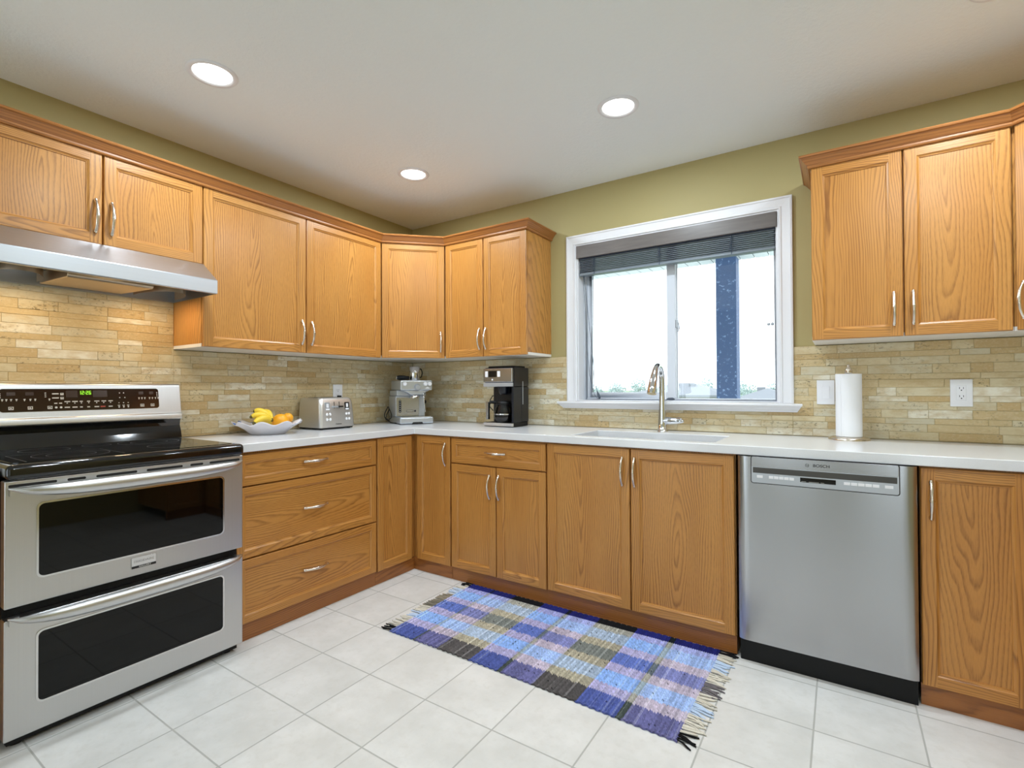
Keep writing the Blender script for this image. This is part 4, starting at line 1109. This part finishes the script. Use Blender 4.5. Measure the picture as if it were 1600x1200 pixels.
def knobs(b):
    for x in (0.040, 0.190, 0.222): b.lathe([(0.015, 0.020), (0.015, 0.014), (0.012, 0.010), (0.011, 0.007)], (x, 0, 0.286), 20, axis='y')
    b.prism([(0.205, 0.266), (0.222, 0.254), (0.188, 0.254)], 'y', 0.0175, 0.0215)
pieces(knobs, 'push_button', PLATE, es)
text_mesh('lettering', 'Breville', 0.013, PRINT, es, (0.128, 0.0195, 0.3005))
simple(lambda b: b.lathe([(0.036, -0.022), (0.036, 0.0), (0.030, 0.001)], (0.125, 0.062, 0.2075), 24), 'group_head', STEELP, es)
def wand(b):
    b.tube([(0.186, 0.055, 0.215), (0.187, 0.048, 0.195), (0.190, 0.046, 0.15), (0.199, 0.045, 0.085)], [0.007, 0.0045, 0.004, 0.0035], 10)
    b.lathe([(0.006, -0.012), (0.011, -0.008), (0.011, 0.006), (0.006, 0.010)], (0.187, 0.047, 0.198), 12)
simple(wand, 'steam_wand', STEELP, es)
def tapkn(b): b.lathe([(0.012, 0), (0.013, 0.018), (0.010, 0.024)], (0.212, 0.145, 0.155), 14, axis='x'); b.box(0.2125, 0.228, 0.125, 0.160, 0.140, 0.170)
simple(tapkn, 'steam_knob', BLACK, es, bevel=0.003)
def cordes(b):
    P_ = []
    for k in range(26):
        a = 2*math.pi*k/25; P_.append((-0.028+0.022*math.cos(a)*1.0-0.006, 0.20+0.03*math.sin(a*2), 0.075+0.045*math.sin(a)))
    b.tube(P_, 0.0035, 8); b.tube([(-0.006, 0.27, 0.10), (-0.03, 0.26, 0.06), (-0.045, 0.22, 0.03), (-0.02, 0.16, 0.006), (0.005, 0.12, 0.003)], 0.0035, 8)
simple(cordes, 'power_cord', RUBBER, es)
# things on top of the espresso machine
A2 = Matrix.Translation((0.354, -0.486, 0.914)) @ Matrix.Rotation(ang, 4, 'Z')
def atop(x, y, z): return tuple(A2 @ Vector((x, y, z)))
jg = thing('milk_jug', 'stainless milk jug standing on the espresso machine', 'jug', atop(0.135, 0.10, 0.3125), ang)
simple(lambda b: b.lathe([(0.036, 0.0), (0.0375, 0.003), (0.0365, 0.05), (0.037, 0.098), (0.035, 0.098), (0.034, 0.01)], (0, 0, 0), 28), 'cup', STEELP, jg)
simple(lambda b: b.tube([(0.036, 0.01, 0.085), (0.055, 0.012, 0.080), (0.062, 0.012, 0.055), (0.055, 0.012, 0.025), (0.037, 0.01, 0.018)], 0.0045, 8), 'handle', BLACK, jg)
pf = thing('portafilter', 'black handled portafilter lying on the espresso machine beside the jug', 'portafilter', atop(0.045, 0.085, 0.3125), ang)
simple(lambda b: b.tube([(-0.045, 0, 0.017), (-0.03, 0, 0.018), (0.0, 0, 0.018), (0.045, 0, 0.016)], [0.012, 0.017, 0.0165, 0.013], 14), 'handle', BLACK, pf)
simple(lambda b: b.lathe([(0.0125, -0.004), (0.0125, 0.0), (0.006, 0.003)], (-0.0455, 0, 0.017), 12, axis='x'), 'end_cap', STEELP, pf)

# drip coffee maker
cm = thing('coffee_maker', 'tall black and steel drip coffee maker with glass carafe', 'coffee maker', (0.930, -0.289, 0.914), 0)
CW, CD_, CH = 0.233, 0.198, 0.394
def cmtower(b): b.box(0.006, CW-0.001, 0.105, CD_, 0.0275, 0.262)
simple(lambda b: b.prism(rr(0.0, CW, -0.004, CD_, 0.02), 'z', 0.003, 0.0272), 'base', BLACK, cm)
simple(lambda b: b.prism([(0.004, -0.0055), (CW-0.006, -0.0055), (CW-0.001, 0.002), (CW-0.001, 0.012), (0.0, 0.012), (0.0, 0.002)], 'z', 0.006, 0.026), 'base_trim', STEELP, cm)
simple(cmtower, 'tower', BLACKS, cm, bevel=0.006)
simple(lambda b: b.box(CW-0.016, CW-0.0005, 0.010, 0.1045, 0.0275, 0.262), 'side_wall', BLACKS, cm, bevel=0.003)
simple(lambda b: b.box(0.001, CW, 0.012, CD_, 0.2625, CH-0.006), 'brew_housing', BLACKS, cm, bevel=0.008, seg=3)
simple(lambda b: b.prism(rr(0.012, CW-0.012, 0.02, CD_-0.008, 0.03), 'z', CH-0.0065, CH+0.004), 'lid', BLACK, cm, bevel=0.003)
fp = simple(lambda b: b.box(0.001, CW-0.001, -0.004, 0.0118, 0.2905, CH-0.012), 'front_panel', STEEL, cm, bevel=0.006, seg=3)
simple(lambda b: b.box(0.001, CW-0.001, -0.004, 0.0118, 0.2625, 0.2875), 'lower_trim', SILVER, cm, bevel=0.004, seg=3)
simple(lambda b: b.rrect(0.046, 0.110, 0.325, 0.366, 0.003, -0.0052, -0.003), 'display', BLACKG, fp)
for x in (0.018, 0.116): simple(lambda b: b.rrect(x, x+0.022, 0.326, 0.364, 0.004, -0.0052, -0.003), 'keypad', PLATE, fp)
simple(lambda b: b.lathe([(0.006, -0.003), (0.006, -0.0055), (0.004, -0.0062)], (0.076, 0, 0.308), 14, axis='y'), 'power_button', PLATE, fp)
simple(lambda b: b.lathe([(0.040, 0.0), (0.034, -0.04), (0.024, -0.052)], (0.125, 0.06, 0.262), 24), 'filter_cone', BLACKS, cm)
cf = simple(lambda b: b.lathe([(0.050, 0.0), (0.062, 0.012), (0.064, 0.05), (0.057, 0.085), (0.045, 0.108), (0.044, 0.112)], (0.135, 0.042, 0.031), 30, cap=False), 'carafe', CARAFE, cm)
simple(lambda b: b.lathe([(0.0, 0.0), (0.048, 0.0), (0.060, 0.012), (0.0625, 0.045), (0.0, 0.045)], (0.135, 0.042, 0.0318), 30, cap=False), 'coffee', pm('dark_coffee', (18, 10, 6), 0.1), cf)
simple(lambda b: b.lathe([(0.046, 0.112), (0.050, 0.116), (0.048, 0.132), (0.020, 0.140)], (0.135, 0.042, 0.031), 26), 'carafe_lid', BLACK, cf)
simple(lambda b: b.lathe([(0.0655, 0.048), (0.0660, 0.050), (0.0655, 0.056)], (0.135, 0.042, 0.031), 30, cap=False), 'carafe_band', STEELP, cf)
def chandle(b): b.tube([(0.094, 0.012, 0.158), (0.070, -0.014, 0.162), (0.060, -0.024, 0.150), (0.058, -0.026, 0.10), (0.060, -0.022, 0.050)], [0.010, 0.011, 0.011, 0.010, 0.008], 10)
simple(chandle, 'carafe_handle', BLACK, cf)
simple(lambda b: b.box(0.0495, 0.0665, -0.0395, -0.036, 0.05, 0.165), 'handle_plate', STEEL, cf, bevel=0.001)
simple(lambda b: b.box(CW-0.0008, CW+0.0006, 0.118, 0.126, 0.145, 0.297), 'water_window', SILVER, cm)
simple(lambda b: b.tube([(0.0055, 0.15, 0.20), (-0.012, 0.12, 0.20), (-0.018, 0.10, 0.17), (-0.008, 0.08, 0.13), (0.0, 0.11, 0.10)], 0.0032, 8), 'power_cord', RUBBER, cm)

# paper towel
PC = (2.948, -0.128, 0.914)
hp_ = thing('paper_towel_holder', 'brushed steel paper towel holder with round base', 'holder', PC)
simple(lambda b: b.lathe([(0.083, 0.0), (0.084, 0.006), (0.078, 0.013), (0.070, 0.016), (0.012, 0.018)], (0, 0, 0), 44), 'base', NICKEL, hp_)
simple(lambda b: b.lathe([(0.007, 0.0175), (0.007, 0.312)], (0, 0, 0), 12), 'rod', NICKEL, hp_)
simple(lambda b: b.lathe([(0.0145, 0.312), (0.016, 0.317), (0.0155, 0.328), (0.010, 0.340), (0.006, 0.344), (0.0075, 0.350), (0.003, 0.355)], (0, 0, 0), 20), 'finial', NICKEL, hp_)
def proll(b):
    R_, r_, h_ = 0.0515, 0.020, 0.292; seg = 48; V = []; F = []
    for k in range(seg+1):
        a = 2*math.pi*k/seg*1.0-2.2; rad = R_+0.0016*k/seg
        V += [(rad*math.cos(a), rad*math.sin(a), 0), (rad*math.cos(a), rad*math.sin(a), h_), (r_*math.cos(a), r_*math.sin(a), h_), (r_*math.cos(a), r_*math.sin(a), 0)]
    for k in range(seg):
        for q in range(4): F.append((k*4+q, (k+1)*4+q, (k+1)*4+(q+1) % 4, k*4+(q+1) % 4))
    F.append(tuple(q for q in range(4))); F.append(tuple(seg*4+q for q in range(4))[::-1])
    b.mesh(V, F, 0, False)
pr_ = simple(proll, 'paper_towel_roll', PAPER, None, loc=(PC[0], PC[1], 0.9325))
tag(pr_, 'full white paper towel roll standing on its steel holder', 'paper towel')

# fruit bowl
BC = (0.205, -1.357, 0.914)
def fbowl(b):
    seg = 96; rows = [(0.0, 0.006), (0.075, 0.006), (0.088, 0.012), (0.125, 0.040), (0.160, 0.062), (0.178, 0.068)]
    outer = [(0.178, 0.065), (0.160, 0.057), (0.125, 0.033), (0.092, 0.003), (0.088, 0.0), (0.0, 0.0)]
    prof = rows+outer; V = []; F = []
    for (r, z) in prof:
        for k in range(seg):
            a = 2*math.pi*k/seg; wv = max(0, (r-0.10)/0.078); rr2 = r*(1+0.035*wv*math.cos(9*a)); V.append((rr2*math.cos(a), rr2*math.sin(a), z+0.010*wv*math.cos(9*a)*(1 if r > 0.1 else 0)))
    for i in range(len(prof)-1):
        for k in range(seg):
            k2 = (k+1) % seg; F.append((i*seg+k, i*seg+k2, (i+1)*seg+k2, (i+1)*seg+k))
    b.mesh(V, F, 0, True)
    for i, f in enumerate(F):
        if i//seg in (4,) and (i % seg) % 11 < 7: b.mi[i] = 1
bo = tag(simple(fbowl, 'fruit_bowl', [BOWLM, BLUER], None, loc=BC), 'white ruffled fruit bowl with blue rim beside the toaster', 'bowl')
bn = thing('banana_bunch', 'bunch of yellow bananas in the ruffled bowl', 'bananas', (BC[0]+0.01, BC[1]-0.025, BC[2]+0.016))
stem = Vector((0.075, 0.0, 0.060))
for i, (dy, dz, dxx) in enumerate(((-0.115, 0.034, 0.010), (-0.110, 0.068, -0.03), (-0.075, 0.098, -0.06), (0.02, 0.085, -0.125))):
    def ban(b):
        e_ = Vector((stem.x+dxx, stem.y+dy, stem.z+dz-0.045)); mid = (stem+e_)/2+Vector((0, 0, 0.045))
        P_ = []
        for k in range(13):
            t = k/12; P_.append(tuple(stem*(1-t)**2+mid*2*t*(1-t)+e_*t*t))
        R_ = [0.006, 0.008, 0.013, 0.0165, 0.018, 0.0185, 0.0185, 0.0185, 0.018, 0.017, 0.0145, 0.010, 0.005]
        b.tube(P_, R_, 7)
        n = len(b.mi)
        for q in range(0, 7): b.mi[q] = 1
        for q in range(n-9, n): b.mi[q] = 1
    simple(ban, 'banana', [BANANA, BTIP], bn)
def orange(name, label, cat, loc, r, mat, sc=(1, 1, 1)):
    t = thing(name, label, cat, loc)
    def f(b):
        n = 16; b.lathe([(max(1e-4, r*math.sin(math.pi*k/n))*sc[0], r*sc[2]*(-math.cos(math.pi*k/n))+r*sc[2]) for k in range(n+1)], (0, 0, 0), 28, cap=False)
    simple(f, 'peel', mat, t); simple(lambda b: b.lathe([(0.004, 0), (0.003, 0.002)], (0, 0, 2*r*sc[2]-0.0008), 8), 'stem_end', BTIP, t)
    return t
orange('orange', 'large orange in the ruffled bowl beside the bananas', 'orange', (BC[0]+0.045, BC[1]+0.048, BC[2]+0.020), 0.0455, ORANGE)
orange('orange', 'smaller orange behind at the toaster side of the bowl', 'orange', (BC[0]+0.005, BC[1]+0.118, BC[2]+0.052), 0.030, ORANGE)
orange('lemon', 'yellow lemon behind the bananas in the bowl', 'lemon', (BC[0]-0.06, BC[1]+0.040, BC[2]+0.022), 0.037, LIMON)

# ------------------------------------------------------------------ rug
def rug():
    x0, x1, y0, y1 = 1.094, 2.463, -1.285, -0.614
    rowsd = [('N', 0.055), ('L', 0.050), ('S', 0.090), ('T', 0.060), ('M', 0.088), ('T', 0.060), ('S', 0.092), ('T', 0.060), ('F', 0.100)]
    colsd = [('B', 0.155), ('D', 0.012), ('P', 0.140), ('C', 0.175), ('B', 0.15), ('D', 0.022), ('P', 0.150), ('C', 0.190), ('B', 0.16), ('D', 0.024), ('P', 0.190)]
    CT = {'N': dict(B=(36, 40, 110), P=(32, 34, 98), C=(22, 22, 26), D=(24, 28, 34)), 'F': dict(B=(80, 92, 156), P=(104, 103, 150), C=(86, 82, 82), D=(72, 80, 76)),
          'M': dict(B=(98, 116, 186), P=(126, 130, 182), C=(122, 126, 122), D=(104, 114, 122)), 'S': dict(B=(142, 176, 236), P=(160, 184, 232), C=(168, 184, 206), D=(158, 174, 186)),
          'T': dict(B=(172, 166, 204), P=(188, 176, 194), C=(172, 164, 144), D=(168, 164, 154)), 'L': dict(B=(160, 162, 214), P=(162, 168, 218), C=(166, 164, 154), D=(156, 158, 150))}
    rnd = random.Random(5); NX, NY = 300, 96
    def lookup(lst, t):
        tot = sum(w for _, w in lst); a = 0
        for k, w in lst:
            a += w/tot
            if t < a: return k
        return lst[-1][0]
    V = []; F = []; colr = []
    cj = [rnd.uniform(-0.018, 0.018) for _ in range(NX)]; cv = [rnd.uniform(0.90, 1.10) for _ in range(NX)]
    pick = [1 if rnd.random() < 0.10 else 0 for _ in range(NX)]
    for j in range(NY+1):
        for i in range(NX+1):
            u, v = i/NX, j/NY
            x = x0+(x1-x0)*u; y = y1+(y0-y1)*v
            y += 0.012*math.sin(3.3*u+0.6)*v+0.0025*math.sin(u*300)*(1 if j in (0, NY) else 0)
            x += 0.010*math.sin(v*4+1)*(u-0.5)
            z = 0.0075+0.0022*((i % 2)*2-1)*(1 if 0 < j < NY else 0.3)+0.0012*math.sin(u*9)*math.sin(v*7)+0.0012*math.sin(v*NY*1.6+i*math.pi)
            V.append((x, y, z))
    for j in range(NY):
        for i in range(NX):
            F.append((j*(NX+1)+i, (j+1)*(NX+1)+i, (j+1)*(NX+1)+i+1, j*(NX+1)+i+1))
            ck = lookup(colsd, (i+0.5)/NX); rk = lookup(rowsd, (j+0.5)/NY+rnd.uniform(-0.004, 0.004))
            c = CT[rk][ck]; w = cv[i]*rnd.uniform(0.90, 1.10)
            if pick[i] and rk not in 'N': w *= 1.05; c = tuple(0.78*a+0.22*215 for a in c)
            if rnd.random() < 0.006: w *= 0.55
            colr.append(lin(*[min(250, a*w) for a in c]))
    b = MB(); b.mesh(V, F, 0, True)
    base = len(V)
    # underside skirt
    edge = [i for i in range(NX+1)]+[(j)*(NX+1)+NX for j in range(1, NY+1)]+[NY*(NX+1)+i for i in range(NX-1, -1, -1)]+[j*(NX+1) for j in range(NY-1, 0, -1)]
    for a, c in zip(edge, edge[1:]+edge[:1]):
        pa, pc = V[a], V[c]; b.face([pa, pc, (pc[0], pc[1], 0.0008), (pa[0], pa[1], 0.0008)])
        j = min(NY-1, a//(NX+1)); i = min(NX-1, a % (NX+1)); colr.append(colr[j*NX+i])
    t = thing('rug', 'blue plaid woven cotton rug with fringe on the tile floor', 'rug', (0, 0, 0))
    o = b.build('woven_field', RUGM, t)
    ca = o.data.color_attributes.new('rug_col', 'FLOAT_COLOR', 'CORNER')
    d = []
    for f, c in zip(o.data.polygons, colr): d += list(c)*len(f.vertices)
    ca.data.foreach_set('color', d)
    for side in (0, 1):
        b = MB(); cols = []
        n = 78
        for k in range(n):
            v = (k+0.5)/n; i = 0 if side == 0 else NX; p = V[int(v*NY)*(NX+1)+i]; s = -1 if side == 0 else 1
            ln = rnd.uniform(0.045, 0.075); sw = rnd.uniform(-0.022, 0.016)
            c = (rnd.uniform(200, 236),)*3; c = (c[0], c[0]*0.97, c[0]*0.91)
            if v < 0.06 or v > 0.93: c = (24, 24, 26)
            elif 0.42 < v < 0.55: c = (118, 112, 116) if side else (128, 122, 108)
            elif 0.14 < v < 0.26 or 0.66 < v < 0.76: c = (196, 214, 240)
            elif side == 0 and 0.27 < v < 0.5: c = (150, 140, 124)
            f0 = len(b.f)
            b.tube([(p[0]-s*0.004, p[1], 0.0075), (p[0]+s*ln*0.4, p[1]+sw*0.3, 0.0065), (p[0]+s*ln*0.75, p[1]+sw*0.8, 0.004), (p[0]+s*ln, p[1]+sw*1.1, 0.0035)], [0.0025, 0.0032, 0.0034, 0.0022], 6)
            cols += [lin(*c)]*(len(b.f)-f0)
        o = b.build('fringe', RUGM, t); ca = o.data.color_attributes.new('rug_col', 'FLOAT_COLOR', 'CORNER'); d = []
        for f, c in zip(o.data.polygons, cols): d += list(c)*len(f.vertices)
        ca.data.foreach_set('color', d)
rug()

# ------------------------------------------------------------------ recessed ceiling lights
CL = [((0.763, -1.927), 'recessed ceiling light nearest the range, largest in view'), ((0.763, -0.767), 'recessed ceiling light nearest the corner of the room'),
      ((2.066, -0.765), 'recessed ceiling light in front of the window'), ((3.370, -0.765), 'recessed ceiling light cut by the top edge of the picture'),
      ((2.066, -1.927), 'recessed ceiling light out in the middle of the room, beyond the frame'), ((3.370, -1.927), 'recessed ceiling light by the right wall, beyond the frame')]
for (x, y), lab in CL:
    t = thing('ceiling_light', lab, 'ceiling light', (x, y, H), 0, 'recessed ceiling lights')
    simple(lambda b: b.lathe([(0.072, -0.0012), (0.076, -0.006), (0.092, -0.005), (0.095, -0.0006)], (0, 0, 0), 40, cap=False), 'trim_ring', WHITE, t)
    simple(lambda b: b.lathe([(0.0718, -0.0008), (0.055, -0.0030), (0.001, -0.0042)], (0, 0, 0), 36, cap=False), 'lens', LENS, t)
    o = light('lamp', 'AREA', (0, 0, -0.0075), (0, 0, 0), LAMP_W, (0.82, 0.925, 1.0), shape='DISK', size=0.135); o.parent = t
